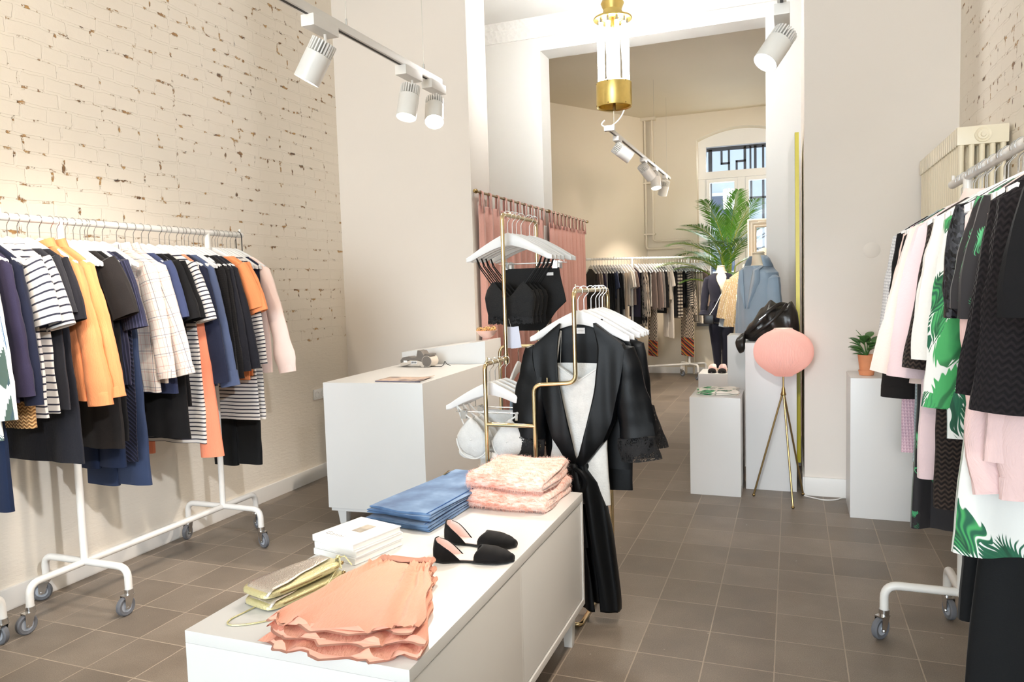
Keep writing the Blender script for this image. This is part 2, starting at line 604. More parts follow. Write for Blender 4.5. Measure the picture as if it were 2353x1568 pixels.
# outside the back window: a geometric iron grille and the pale facade across the courtyard
M['grille'] = plain('dark_grey_iron', C(62, 64, 70), .5)
gr = thing('window_grille', 'dark iron window grille with stepped geometric bars outside the back window', 'grille', (-.72, YB + .62, .8))
g = MB(); YG = YB + .62
def bar(x0, z0, x1, z1, r=.022):
    g.box(min(x0, x1) - r, max(x0, x1) + r, YG - .015, YG + .015, min(z0, z1) - r, max(z0, z1) + r)
def cg(x, y): return (-1.255 + (x - 1165) * .00196, 3.60 - (y - 440) * .00194)
for (x0, y0, x1, y1, r) in ((1150, 460, 1720, 455, .038), (1180, 480, 1180, 690, .03), (1270, 490, 1270, 585, .016), (1270, 585, 1328, 585, .016), (1328, 480, 1328, 668, .016), (1452, 470, 1452, 690, .02),
                           (1388, 575, 1452, 575, .016), (1388, 575, 1388, 690, .016), (1180, 690, 1720, 690, .02), (1495, 470, 1495, 690, .014), (1532, 470, 1532, 690, .02), (1592, 470, 1592, 690, .016), (1642, 470, 1642, 630, .02), (1642, 630, 1720, 630, .02), (1720, 460, 1720, 690, .02),
                           (1480, 880, 1720, 880, .018), (1592, 700, 1592, 1300, .018), (1690, 880, 1690, 1300, .02), (1500, 700, 1500, 900, .016), (1200, 1300, 1720, 1300, .02), (1180, 700, 1180, 1900, .02), (1720, 690, 1720, 1900, .02)):
    (a0, b0), (a1, b1) = cg(x0, y0), cg(x1, y1); bar(a0, b0, a1, b1, r)
for zz in (.78, 1.9): g.box(-1.42, -.02, YG - .3, YG, zz, zz + .03)
o = g.build('bars', M['grille'], gr); o.location = -Vector(gr.location)
t = NT('pale_render_facade')
x, y, z = t.sep(t.pos())
fc = t.mix(t.noise(t.pos(), 1.4, 4), C(175, 185, 200), C(205, 212, 222))
fm = t.base(fc, .9)
fa = thing('courtyard_facade', 'pale blue grey rendered facade across the courtyard seen through the back window', 'building', (-1.5, 19, 0))
MB().box(-9, 9, 0, .4, -2, 7.2).build('wall', fm, fa)
for k in range(-3, 5):
    q = MB().box(k * 2.2 - .5, k * 2.2 + .5, -.06, 0, 1.6, 3.6)
    MB().box(k * 2.2 - .42, k * 2.2 + .42, -.08, -.06, 1.68, 3.52).build('pane', plain('facade_glass', C(90, 100, 118), .1), q.build('window', M['trim'], fa))

# heating pipes on the back wall
pp = thing('heating_pipes', 'pair of cream painted heating pipes running down the back wall behind the far clothes rail', 'pipe', (-2.0, YB - .06, 0))
YP = YB - .05
for dx, zz in ((-2.155, 1.98), (-2.045, 2.10)):
    x2 = -1.56 if dx < -2.1 else -1.44
    x2 += .0
    path = fillet([(dx, YP, ZC), (dx, YP, zz), (x2, YP, zz), (x2, YP, .0)], .06, 5)
    o = MB().tube(path, .017, 10).build('pipe', M['plaster_warm'], pp); o.location = -Vector(pp.location)
for z in (3.0, 2.2):
    o = MB().box(-2.19, -2.01, YP - .02, YB, z, z + .025).build('bracket', M['plaster_warm'], pp); o.location = -Vector(pp.location)
o = MB().box(-2.22, -1.98, YP - .05, YB, 3.975, 4.02).build('ceiling_plate', M['plaster_warm'], pp); o.location = -Vector(pp.location)
# ================================================================== fabrics


def fabric(name, col, rough=.85, weave=None, var=.10, bump=.25, sheen=.08, col2=None, nscale=9):
    """weave: crepe, knit, cord, rib, boucle, fine"""
    t = NT(name)
    u, v, _ = t.sep(t.uv())
    n = t.noise(t.obj(), nscale, 3)
    lo = tuple(x * (1 - var) for x in col[:3]) + (1,); hi = tuple(min(1, x * (1 + var)) for x in col[:3]) + (1,)
    c = t.mix(n, lo, hi)
    h = None
    if weave == 'crepe':
        h = t.noise(t.vec(t.ma('MULTIPLY', u, 170), t.ma('MULTIPLY', v, 36)), 1.0, 3, .6)
    elif weave == 'knit':
        a = t.ma('SINE', t.ma('MULTIPLY', u, 620)); b = t.ma('SINE', t.ma('ADD', t.ma('MULTIPLY', v, 520), t.ma('MULTIPLY', a, 1.2)))
        h = t.ma('MULTIPLY', t.ma('ADD', b, a), .5)
        if col2: c = t.mix(t.sm(h, -.5, .6), col2, c)
    elif weave == 'bigknit':
        a = t.ma('SINE', t.ma('MULTIPLY', u, 330)); b = t.ma('SINE', t.ma('ADD', t.ma('MULTIPLY', v, 420), t.ma('MULTIPLY', a, 1.6)))
        h = b
        if col2: c = t.mix(t.sm(h, -.4, .7), col2, c)
    elif weave == 'cord':
        a = t.ma('SINE', t.ma('MULTIPLY', u, 330))
        h = a
        if col2: c = t.mix(t.sm(a, .2, .9), c, col2)
    elif weave == 'diag':
        a = t.ma('SINE', t.ma('ADD', t.ma('MULTIPLY', v, 300), t.ma('MULTIPLY', t.ma('ABSOLUTE', u), 260)))
        h = a
        if col2: c = t.mix(t.sm(a, .2, .9), c, col2)
    elif weave == 'boucle':
        h = t.noise(t.obj(), 120, 4, .7)
        if col2: c = t.mix(t.sm(h, .42, .6), col2, c)
    elif weave == 'jacquard':
        h = t.noise(t.vec(t.ma('MULTIPLY', u, 55), t.ma('MULTIPLY', v, 42)), 1.0, 3, .6)
    else:
        h = t.noise(t.obj(), 340, 2)
    if h is not None: t.bump(h, bump, .004)
    return t.base(c, rough, 0.0, **{'Sheen Weight': sheen, 'Sheen Roughness': .5, 'Specular IOR Level': .22})


def striped(name, ground, line, period=.03, duty=.27, rough=.85):
    t = NT(name)
    u, v, _ = t.sep(t.uv())
    vv = t.ma('ADD', v, t.ma('MULTIPLY', t.noise(t.obj(), 6, 2), .006))
    fr = t.ma('FRACT', t.ma('DIVIDE', vv, period))
    k = t.sm(t.ma('ABSOLUTE', t.ma('SUBTRACT', fr, .5)), duty / 2 + .02, duty / 2 - .02)
    c = t.mix(k, ground, line)
    t.bump(t.noise(t.obj(), 300, 2), .12, .002)
    return t.base(c, rough, 0.0, **{'Sheen Weight': .2})


def plaid(name):
    t = NT(name)
    u, v, _ = t.sep(t.uv())
    def ln(x, per, ph, wd):
        f = t.ma('FRACT', t.ma('ADD', t.ma('DIVIDE', x, per), ph))
        return t.sm(t.ma('ABSOLUTE', t.ma('SUBTRACT', f, .5)), wd, wd * .5)
    c = t.mix(t.noise(t.obj(), 8, 2), C(214, 204, 194), C(224, 216, 208))
    for x, per, ph, wd, cc in ((u, .032, 0, .05, C(196, 140, 130)), (u, .016, .3, .05, C(214, 190, 178)), (v, .045, 0, .035, C(196, 140, 130)), (v, .022, .2, .035, C(206, 196, 186)), (u, .096, .1, .028, C(70, 78, 100)), (v, .09, .4, .022, C(95, 100, 118))):
        c = t.mix(t.ma('MULTIPLY', ln(x, per, ph, wd), .8), c, cc)
    return t.base(c, .85, 0.0, **{'Sheen Weight': .2})


def leafprint(name, ground, g1, g2, scale=7.0, cover=.36, jag=.06):
    """large serrated leaves scattered over a ground"""
    t = NT(name)
    u, v, _ = t.sep(t.uv())
    p = t.vec(t.ma('ADD', u, t.ma('MULTIPLY', v, .35)), t.ma('MULTIPLY', v, .62))
    w = t.noise(p, scale * 1.3, 1)
    p2 = t.n('VectorMath', {'operation': 'ADD'})
    t.set(p2, 0, p); t.set(p2, 1, t.vec(t.ma('MULTIPLY', w, .10), t.ma('MULTIPLY', t.noise(p, scale * .8, 1), .10)))
    vo = t.n('TexVoronoi', Vector=p2.outputs[0], Scale=scale)
    d = vo.outputs['Distance']; cc = vo.outputs['Color']; pc = vo.outputs['Position']
    r, g, b = t.sep(cc)
    du, dv, _z = t.sep(t.n('VectorMath', {'operation': 'SUBTRACT'}).outputs[0])
    sub = t.n('VectorMath', {'operation': 'SUBTRACT'}); t.set(sub, 0, p2.outputs[0]); t.set(sub, 1, pc)
    du, dv, _z = t.sep(sub.outputs[0])
    rib = t.ma('SINE', t.ma('ADD', t.ma('MULTIPLY', t.ma('ABSOLUTE', du), scale * 60), t.ma('MULTIPLY', dv, scale * 42)))
    k = t.ma('ADD', d, t.ma('MULTIPLY', rib, jag))
    on = t.sm(k, cover + .03, cover)
    on = t.ma('MULTIPLY', on, t.sm(r, .12, .16))
    gc = t.mix(t.sm(t.ma('ADD', t.ma('MULTIPLY', rib, .25), g), .3, .8), g1, g2)
    vein = t.sm(t.ma('ABSOLUTE', du), .012, .004)
    gc = t.mix(t.ma('MULTIPLY', vein, .6), gc, tuple(x * .35 for x in g1[:3]) + (1,))
    c = t.mix(on, ground, gc)
    t.bump(t.noise(t.obj(), 200, 2), .1, .002)
    return t.base(c, .75, 0.0, **{'Sheen Weight': .15})


def lace(name, col, hole=.34, scale=150, rough=.8, cloud=True, solid=False):
    t = NT(name)
    u, v, _ = t.sep(t.uv())
    uv = t.vec(u, v)
    vo = t.n('TexVoronoi', {'feature': 'DISTANCE_TO_EDGE'}, Vector=uv, Scale=scale).outputs[0]
    fl = t.noise(uv, 26, 3, .6)
    a = t.sm(vo, .14, .09)
    a = t.ma('MAXIMUM', a, t.sm(fl, .56 - hole * .3, .58 - hole * .3)) if cloud else a
    c = t.mix(fl, tuple(x * .70 for x in col[:3]) + (1,), col)
    t.bump(t.ma('ADD', vo, fl), .6, .003)
    t.base(c, rough)
    if not solid: t.set(t.b, 'Alpha', t.ma('ADD', t.ma('MULTIPLY', a, .94), .06))
    return t.m


def sequins(name, col, c2, rough=.25, scale=130, lines=0):
    t = NT(name)
    u, v, _ = t.sep(t.uv())
    vo = t.n('TexVoronoi', Vector=t.vec(u, v), Scale=scale)
    cc = vo.outputs['Color']
    r, g, b = t.sep(cc)
    c = t.mix(r, col, c2)
    if lines: c = t.mix(t.sm(t.ma('SINE', t.ma('MULTIPLY', u, lines)), .1, .8), C(226, 206, 160), t.mix(t.sm(r, .55, .7), c, C(255, 250, 238)))
    bp = t.ma('ADD', t.ma('MULTIPLY', r, 2.0), t.ma('MULTIPLY', u, 0))
    t.bump(bp, .6, .004)
    return t.base(c, rough, .55)


F = {}
NAVY = C(30, 34, 54); CHAR = C(44, 44, 50); BLK = C(15, 14, 16)
F['navy'] = fabric('navy_cotton', NAVY, bump=.15)
F['navy_purple'] = fabric('purple_navy_wool', C(54, 48, 72), bump=.2)
F['blue_navy'] = fabric('dusk_blue_cotton', C(58, 66, 98), bump=.15)
F['blue_grey'] = fabric('blue_grey_viscose', C(74, 84, 112), bump=.15)
F['trouser_navy'] = fabric('ink_navy_twill', C(22, 34, 60), bump=.12)
F['trouser_blue'] = fabric('slate_blue_twill', C(46, 58, 86), bump=.12)
F['charcoal'] = fabric('charcoal_crepe_knit', CHAR, weave='crepe', bump=.5)
F['charcoal_dark'] = fabric('dark_charcoal_knit', C(33, 33, 40), weave='crepe', bump=.5)
F['black'] = fabric('black_jersey', BLK, bump=.15, var=.15)
F['black_knit'] = fabric('black_knit', C(26, 24, 25), weave='rib' if 0 else 'knit', bump=.3)
F['brown_black'] = fabric('washed_black_cotton', C(34, 30, 29), bump=.15)
F['orange'] = fabric('orange_crinkle_cotton', C(240, 150, 98), weave='crepe', bump=.5, var=.06)
F['coral_sheer'] = fabric('coral_voile', C(232, 140, 108), weave='crepe', bump=.4, var=.06)
F['coral'] = fabric('coral_crinkle_cotton', C(250, 184, 160), weave='crepe', bump=.95, var=.05)
F['straw'] = fabric('straw_knit', C(214, 172, 118), weave='bigknit', bump=.6, col2=C(150, 108, 66))
F['stripe'] = striped('navy_striped_jersey', C(222, 216, 210), C(26, 28, 48), .031, .24)
F['stripe_fine'] = striped('fine_striped_jersey', C(222, 216, 210), C(26, 28, 48), .022, .30)
F['plaid'] = plaid('white_plaid_cotton')
F['pinstripe'] = fabric('navy_pinstripe', C(36, 38, 58), weave='cord', col2=C(66, 66, 92), bump=.2)
F['diag'] = fabric('navy_diagonal_rib', C(24, 26, 42), weave='diag', col2=C(50, 52, 76), bump=.3)
F['blush'] = fabric('blush_satin', C(244, 218, 208), .45, bump=.08, var=.04)
F['blush_crepe'] = fabric('blush_crepe', C(228, 198, 197), weave='crepe', bump=.6, var=.04)
F['blush_wool'] = fabric('blush_wool', C(226, 202, 206), weave='boucle', bump=.5, var=.04, sheen=.6)
F['cream_wool'] = fabric('cream_boucle_wool', C(228, 210, 202), weave='boucle', bump=.5, var=.03, sheen=.6)
F['brown_knit'] = fabric('dark_brown_textured_knit', C(70, 58, 52), weave='bigknit', bump=.7, col2=C(34, 28, 27))
F['grey_knit'] = fabric('white_grey_knit', C(232, 230, 228), weave='knit', bump=.5, col2=C(176, 174, 176))
F['ice_knit'] = fabric('ice_blue_knit', C(186, 196, 202), weave='knit', bump=.5, col2=C(150, 162, 170))
F['pink_knit'] = fabric('pink_basket_knit', C(236, 204, 214), weave='knit', bump=.5, col2=C(206, 168, 184))
F['white_jacquard'] = fabric('white_jacquard', C(224, 223, 220), weave='jacquard', bump=.8, var=.03)
F['quilt'] = fabric('black_quilted_wool', C(30, 25, 28), weave='bigknit', bump=.4, col2=C(16, 13, 16))
F['leaf'] = leafprint('palm_leaf_print_on_white', C(226, 228, 226), C(22, 92, 66), C(64, 160, 92), 9.5, .50, .05)
F['leaf_dark'] = leafprint('green_leaf_print_on_black', C(26, 22, 26), C(52, 140, 92), C(84, 176, 120), 17, .36, .06)
F['floral'] = leafprint('blue_watercolour_print', C(238, 238, 236), C(66, 110, 150), C(70, 90, 80), 8, .42, .03)
F['sequin_black'] = sequins('black_sequins', C(14, 14, 17), C(70, 72, 80), .18, 120)
F['sequin_gold'] = sequins('champagne_sequins', C(214, 190, 142), C(252, 242, 216), .3, 90, 230)
F['robe'] = fabric('black_satin_viscose', C(5, 7, 10), .45, bump=.08, sheen=.0)
F['robe_lace'] = lace('black_lace', C(12, 12, 16), .30, 130)
F['white_lace'] = lace('white_lace', C(232, 232, 230), .75, 95, solid=True)
F['black_lace_dense'] = lace('dense_black_lace', C(9, 9, 11), .9, 130)
F['trouser_black'] = fabric('black_fluid_trousers', C(6, 8, 11), .7, bump=.08)
F['beige'] = fabric('stone_cotton', C(206, 192, 174), bump=.12)
F['taupe'] = fabric('taupe_jersey', C(150, 130, 120), bump=.12)
F['offwhite'] = fabric('off_white_cotton', C(232, 222, 208), bump=.12)
F['grey'] = fabric('warm_grey_knit', C(150, 140, 132), weave='knit', bump=.4)
F['zebra'] = striped('black_and_sand_pattern', C(196, 180, 160), C(36, 30, 30), .034, .5)
F['chevron'] = striped('sand_and_brown_stripe', C(214, 200, 180), C(66, 54, 48), .05, .5)
F['black_white_plaid'] = leafprint('black_and_cream_dashes', C(206, 192, 174), C(28, 24, 24), C(44, 38, 36), 22, .40, .12)
t = NT('aztec_print')
u, v, _ = t.sep(t.uv())
a = t.ma('ABSOLUTE', t.ma('SUBTRACT', t.ma('FRACT', t.ma('DIVIDE', u, .17)), .5)); b = t.ma('ABSOLUTE', t.ma('SUBTRACT', t.ma('FRACT', t.ma('DIVIDE', v, .20)), .5))
rr = t.ma('FRACT', t.ma('MULTIPLY', t.ma('ADD', a, b), 4.0))
cz = t.mix(t.sm(rr, .42, .5), C(32, 28, 28), C(206, 190, 170))
bd = t.ma('FRACT', t.ma('MULTIPLY', t.ma('ADD', v, t.ma('MULTIPLY', u, .35)), 9))
cbr = t.ramp(bd, [(0, C(30, 28, 28)), (.25, C(176, 62, 46)), (.45, C(204, 160, 58)), (.62, C(40, 70, 74)), (.8, C(190, 90, 70))], 'CONSTANT')
F['aztec'] = t.base(t.mix(t.sm(v, 1.12, 1.13), cz, cbr), .8)
M['label'] = plain('woven_white_label', C(236, 236, 238), .7, var=.02)

# ================================================================== hangers and garments
HG = {}


def hanger_meshes():
    b = MB()
    rings = []
    n = 20
    for i in range(n + 1):
        x = -.215 + .43 * i / n
        q = abs(x) / .215
        zc = -.026 - .098 * (q ** 1.35) + (.006 if q > .93 else 0)
        h = lerp(.030, .0135, min(1, q * 1.05) ** .8)
        if q > .97: h *= .75
        th = .0075
        ring = []
        for a, c in ((-1, -.7), (-.6, -1), (.6, -1), (1, -.7), (1, .7), (.6, 1), (-.6, 1), (-1, .7)):
            ring.append((x, th * a, zc + h * c))
        rings.append(ring)
    b.loft(rings, True, True, True)
    HG['bar'] = b
    k = MB()
    P = [(0, 0, -.02), (0, 0, .048), (.006, 0, .060)]
    for i in range(13):
        a = radians(-35 + 235 * i / 12)
        P.append((.0215 * cos(a), 0, .0828 + .0215 * sin(a)))
    k.tube(P, .0019, 6)
    HG['hook'] = k
    c = MB()
    c.tube([(-.17, 0, -.135), (.17, 0, -.135)], .0022, 6)
    for s in (-1, 1):
        c.tube([(s * .155, 0, -.105), (s * .155, 0, -.137)], .002, 6)
        c.box(s * .13 - .013, s * .13 + .013, -.009, .009, -.165, -.128)
        c.tube([(s * .13, -.014, -.130), (s * .13, .014, -.130)], .006, 8)
    HG['clip'] = c


hanger_meshes()
_hr = {}


def hanger(label, loc, rotz=0.0, group='white wooden hangers', clip=False, mat=None):
    """loc = where the top of the wood sits, 8.5 cm below the rail centre"""
    key = (clip, mat)
    if key not in _hr:
        t = thing('clothes_hanger', label, 'hanger', loc, rotz, group)
        HG['bar'].build('shoulder_bar', mat or M['hanger_white'], t)
        HG['hook'].build('hook', M['chrome'], t, label='bent metal hook')
        if clip: HG['clip'].build('clip_bar', M['chrome'], t, label='metal bar with two clips')
        _hr[key] = t
        return t
    return dup(_hr[key], loc, rotz, label, group)


def nz(p, s, seed=0.0):
    return noise.noise(Vector((p[0] * s + seed * 7.3, p[1] * s - seed * 3.1, p[2] * s + seed)))


def cloth_body(mb, rows, seed=0, n=44, kf=26, open_top=True, mi=0, rough=.006):
    """rows: (z, half width, half thickness, fold amplitude, dx, dy)"""
    rnd = random.Random(seed)
    ph = [rnd.uniform(0, 6.28) for _ in range(6)]
    rings = []; uvs = []
    for (z, hw, ht, fa, dx, dy) in rows:
        ring = []
        for j in range(n):
            a = 2 * pi * j / n
            ca, sa = cos(a), sin(a)
            x = hw * sgp(ca, .8); y = ht * sgp(sa, .62)
            f = sin(x * kf + ph[0] + z * 1.2) + .5 * sin(x * kf * 1.83 + ph[1] - z * .8)
            f2 = sin(x * kf * 1.3 + ph[2]) * (1 if sa >= 0 else -1)
            y += fa * (f * .6 + f2 * .5) * (1 - .45 * abs(ca) ** 3)
            q = (x, y, z)
            x += fa * .35 * sin(z * 7 + ph[3]) + rough * nz(q, 9, seed)
            y += rough * nz((y, z, x), 11, seed + 2)
            ring.append((x + dx, y + dy, z + rough * .5 * nz(q, 7, seed + 5)))
            uvs.append((x if sa >= 0 else 2 * hw - x, -z))
        rings.append(ring)
    mb.loft(rings, True, False, False, uvs, mi)
    return rings


def sleeve_mesh(p0, p1, bend=(0, 0, 0), r0=.062, r1=.045, flat=.62, n=16, m=16, seed=0, wr=.006, v0=.10, lip=True, mi=0, puff=0.0):
    mb = MB()
    P0, P1, B = Vector(p0), Vector(p1), Vector(bend)
    mid = (P0 + P1) / 2 + B
    ctr = [P0 * (1 - t) ** 2 + mid * 2 * t * (1 - t) + P1 * t * t for t in [i / m for i in range(m + 1)]]
    rings = []; uvs = []
    L = v0
    for i, c in enumerate(ctr):
        t = i / m
        d = (ctr[min(i + 1, m)] - ctr[max(i - 1, 0)]).normalized()
        side = Vector((0, 1, 0)); side = (side - d * side.dot(d)).normalized()
        b = d.cross(side)
        r = lerp(r0, r1, t) + puff * math.exp(-((t - .86) / .10) ** 2) * r1
        if i: L += (c - ctr[i - 1]).length
        rin = r * (.55 if i == 0 else 1)
        ring = []
        for j in range(n):
            a = 2 * pi * j / n
            q = c + b * (cos(a) * rin) + side * (sin(a) * rin * flat)
            k = wr * nz((q.x, q.y * .7, q.z), 16, seed) + wr * .8 * sin(a * 3 + seed + t * 3)
            q = q + (b * cos(a) + side * sin(a)) * k
            ring.append(q); uvs.append((j / n * 2 * pi * r, L))
        rings.append(ring)
    if lip:
        d = (ctr[m] - ctr[m - 1]).normalized()
        for dd, s in ((-.004, .90), (-.05, .82)):
            rings.append([ctr[m] + (Vector(q) - ctr[m]) * s + d * dd for q in rings[m]])
            uvs += [(j / n * .2, L) for j in range(n)]
    mb.loft(rings, True, True, False, uvs, mi)
    return mb, ctr[m], (ctr[m] - ctr[m - 1]).normalized()


def cuff_mesh(end, d, r, flat=.62, h=.055, seed=0, flare=1.08):
    return sleeve_mesh(end - d * h, end + d * .004, (0, 0, 0), r * 1.04, r * flare, flat, 16, 4, seed, .002, 0, True)[0]


def top_rows(L, hem, th, fold, arm=.205, sh=.205, neck=.075, th_hem=None, drop=0.0, waist=None):
    th_hem = th_hem if th_hem is not None else th
    def zh(x):      # just above the top of the hanger's arm
        q = min(1, x / .215)
        return -.026 - .098 * q ** 1.35 + lerp(.030, .0135, min(1, q * 1.05) ** .8) - .009
    rows = [(zh(neck) + .004, neck * .96, th * .9, 0, 0, 0), (zh(neck), neck, th, 0, 0, 0)]
    for q in (.33, .66, .97):
        x = lerp(neck, sh, q)
        rows.append((zh(x), x, th * .95, 0, 0, 0))
    rows.append((-.132, sh * 1.02, th * .95, fold * .1, 0, 0))
    z = -.16
    k = 14
    for i in range(k + 1):
        t = i / k
        zz = lerp(z, -L, t)
        hw = lerp(arm, hem, t ** .9)
        if waist: hw *= 1 - (1 - waist) * math.exp(-((t - .45) / .22) ** 2)
        rows.append((zz, hw, lerp(th, th_hem, t), fold * (.2 + .8 * t), 0, 0))
    # turn the hem in, so the edge has thickness
    zz, hw, h2, fa, a, b = rows[-1]
    rows.append((zz + .003, hw * .97, h2 * .75, fa, 0, 0)); rows.append((zz + .05, hw * .95, h2 * .65, fa, 0, 0))
    return rows


def zh_top(x):
    q = min(1, x / .215)
    return -.026 - .098 * q ** 1.35 + lerp(.030, .0135, min(1, q * 1.05) ** .8) - .009


def garment(kind, label, cat, loc, mat, L, hem=.22, th=.016, fold=.008, rotz=0.0, group=None, sleeve=None, seed=1, sh=.205, arm=.20,
            neck=.135, drop=0.0, th_hem=None, collar=False, cuff=None, tagged=False, waist=None, res=1.0, kf=26, button=False, sides=(-1, 1), flat=.40, rough=.005, asym=1.0):
    """sleeve = (length, outward, r0, r1[, bend, puff]); local frame: x along the hanger, y along the rail"""
    if collar: neck = .088
    mb = MB()
    cloth_body(mb, top_rows(L, hem, th, fold, arm, sh, neck, th_hem, drop, waist), seed, int(44 * res), kf, rough=rough)
    root = thing(kind, label, cat, loc, rotz, group)
    mb.build('body', mat, root)
    if sleeve:
        ln, out, r0, r1 = sleeve[:4]
        bend = sleeve[4] if len(sleeve) > 4 else .02
        puff = sleeve[5] if len(sleeve) > 5 else 0
        swing = sleeve[6] if len(sleeve) > 6 else 0
        for s in sides:
            k = random.Random(seed * 3 + s)
            p0 = (s * (sh - .035), 0, -.125)
            p1 = (s * (sh - .01 + out * (asym if s > 0 else 1)), k.uniform(-.012, .012) + (swing if s < 0 else 0), -.115 - ln)
            sm_, e, d = sleeve_mesh(p0, p1, (s * bend, 0, .02), r0, r1, flat, int(16 * max(res, .6)), int(18 * res), seed + s * 1.7, .005 if res > .7 else .003, puff=puff)
            so = sm_.build('sleeve', mat, root)
            if cuff:
                cuff_mesh(e, d, r1, flat, cuff, seed).build('cuff', mat, so)
                if button and s > 0:
                    q = MB(); q.lathe([(.001, .002), (.0045, .002), (.0055, 0), (.0055, -.001)], 12)
                    dirx = Vector((1, -.4, 0)).normalized() if s > 0 else Vector((-1, -.4, 0)).normalized()
                    rot = dirx.to_track_quat('Z', 'Y').to_matrix().to_4x4(); rot.translation = e - d * .02 + Vector((dirx.x * r1 * .98, dirx.y * r1 * flat, 0))
                    q.xf(rot).build('button', M['paper'], so)
    if collar:
        cz = zh_top(neck) + .012
        rings = []; uvs = []
        for zz, g, tt in ((-.045, 1.0, 1.0), (-.018, .92, 1.0), (.006, .82, .95), (.008, .95, 1.35), (-.03, 1.14, 1.6)):
            ring = []
            for j in range(22):
                a = 2 * pi * j / 22
                ring.append((neck * g * cos(a), th * 1.1 * tt * sin(a), zz - (.02 if sin(a) < 0 else 0) * (1 - abs(cos(a)))))
                uvs.append((j / 22 * .4, zz))
            rings.append(ring)
        c = MB(); c.loft(rings, True, False, False, uvs); c.xf(Matrix.Translation((0, 0, cz + .012))).build('collar', mat, root)
    if tagged:
        c = MB(); c.box(-.02, .02, th * .4, th * .4 + .001, -.035, -.012); c.build('neck_label', M['label'], root)
    return root


def hung_trousers(kind, label, cat, loc, mat, top, L, hw, hem, th=.016, seed=1, group=None, rotz=0.0, fold=.006, dx=0.0, kf=30, res=1.0, legs=True):
    """trousers or a skirt clipped below the hanger (top = drop of the waistband below the neck point)"""
    root = thing(kind, label, cat, loc, rotz, group)
    parts = []
    if legs:
        for s in (-1, 1):
            rows = []
            k = 14
            for i in range(k + 1):
                t = i / k
                rows.append((lerp(-top, -L + (.012 if s > 0 else 0), t), lerp(hw * .55, hem * .52, t), th * (1 + .3 * t), fold * t, dx + s * lerp(hw * .45, hem * .5, t), s * .004))
            z = rows[-1]
            rows.append((z[0] + .003, z[1] * .95, z[2] * .7, z[3], z[4], z[5])); rows.append((z[0] + .05, z[1] * .93, z[2] * .6, z[3], z[4], z[5]))
            b = MB(); cloth_body(b, rows, seed + s, int(30 * res), kf)
            b.build('leg', mat, root)
    else:
        rows = []
        k = 14
        for i in range(k + 1):
            t = i / k
            rows.append((lerp(-top, -L, t), lerp(hw, hem, t), th * (1 + .6 * t), fold * (.2 + t), dx, 0))
        z = rows[-1]
        rows.append((z[0] + .003, z[1] * .97, z[2] * .7, z[3], z[4], z[5])); rows.append((z[0] + .05, z[1] * .95, z[2] * .6, z[3], z[4], z[5]))
        b = MB(); cloth_body(b, rows, seed, int(44 * res), kf)
        b.build('skirt_panel', mat, root)
    wb = MB()
    cloth_body(wb, [(-top + .002, hw * 1.0, th * 1.05, 0, dx, 0), (-top - .035, hw * 1.02, th * 1.1, 0, dx, 0)], seed, 30, kf, rough=.002)
    wb.build('waistband', mat, root)
    return root


# ------------------------------------------------------------------ wheeled clothes rails


def caster(parent, x, y, ztop, ang, loc0):
    """swivel castor below a tube end; ztop = lower end of the tube"""
    root = MB().tube([(x, y, ztop + .012), (x, y, ztop - .012)], .0195, 14).build('castor_collar', M['chrome'], parent)
    root.location = -Vector(loc0)
    root.name = 'castor'
    off = .022
    cx, cy = x + off * cos(ang), y + off * sin(ang)
    R = .045
    f = MB()
    f.box(-.016, .034, -.017, .017, -.005, 0)
    for s in (-1, 1): f.hexa([(-.012, s * .0165 - .0015, -.004), (.034, s * .0165 - .0015, -.004), (.034, s * .0165 + .0015, -.004), (-.012, s * .0165 + .0015, -.004),
                             (.010, s * .0165 - .0015, R - ztop + .0), (.034, s * .0165 - .0015, R - ztop), (.034, s * .0165 + .0015, R - ztop), (.010, s * .0165 + .0015, R - ztop)])
    f.tube([(.022, -.021, R - ztop + .003), (.022, .021, R - ztop + .003)], .006, 8)
    X = Matrix.Translation((x, y, ztop - .010)) @ Matrix.Rotation(ang, 4, 'Z')
    f.xf(X).build('fork', M['chrome'], root)
    w = MB()
    w.lathe([(.027, -.010), (.039, -.0125), (.0445, -.008), (.045, 0), (.0445, .008), (.039, .0125), (.027, .010)], 26)
    W = Matrix.Translation((cx, cy, R)) @ Matrix.Rotation(ang, 4, 'Z') @ Matrix.Rotation(pi / 2, 4, 'X')
    w.xf(W); tyre = w.build('tyre', M['rubber'], root)
    h = MB(); h.lathe([(.001, -.0125), (.006, -.013), (.009, -.009), (.026, -.008), (.036, -.0118), (.036, .0118), (.026, .008), (.009, .009), (.006, .013), (.001, .0125)], 26)
    h.xf(W).build('wheel_hub', M['wheel_grey'], root)


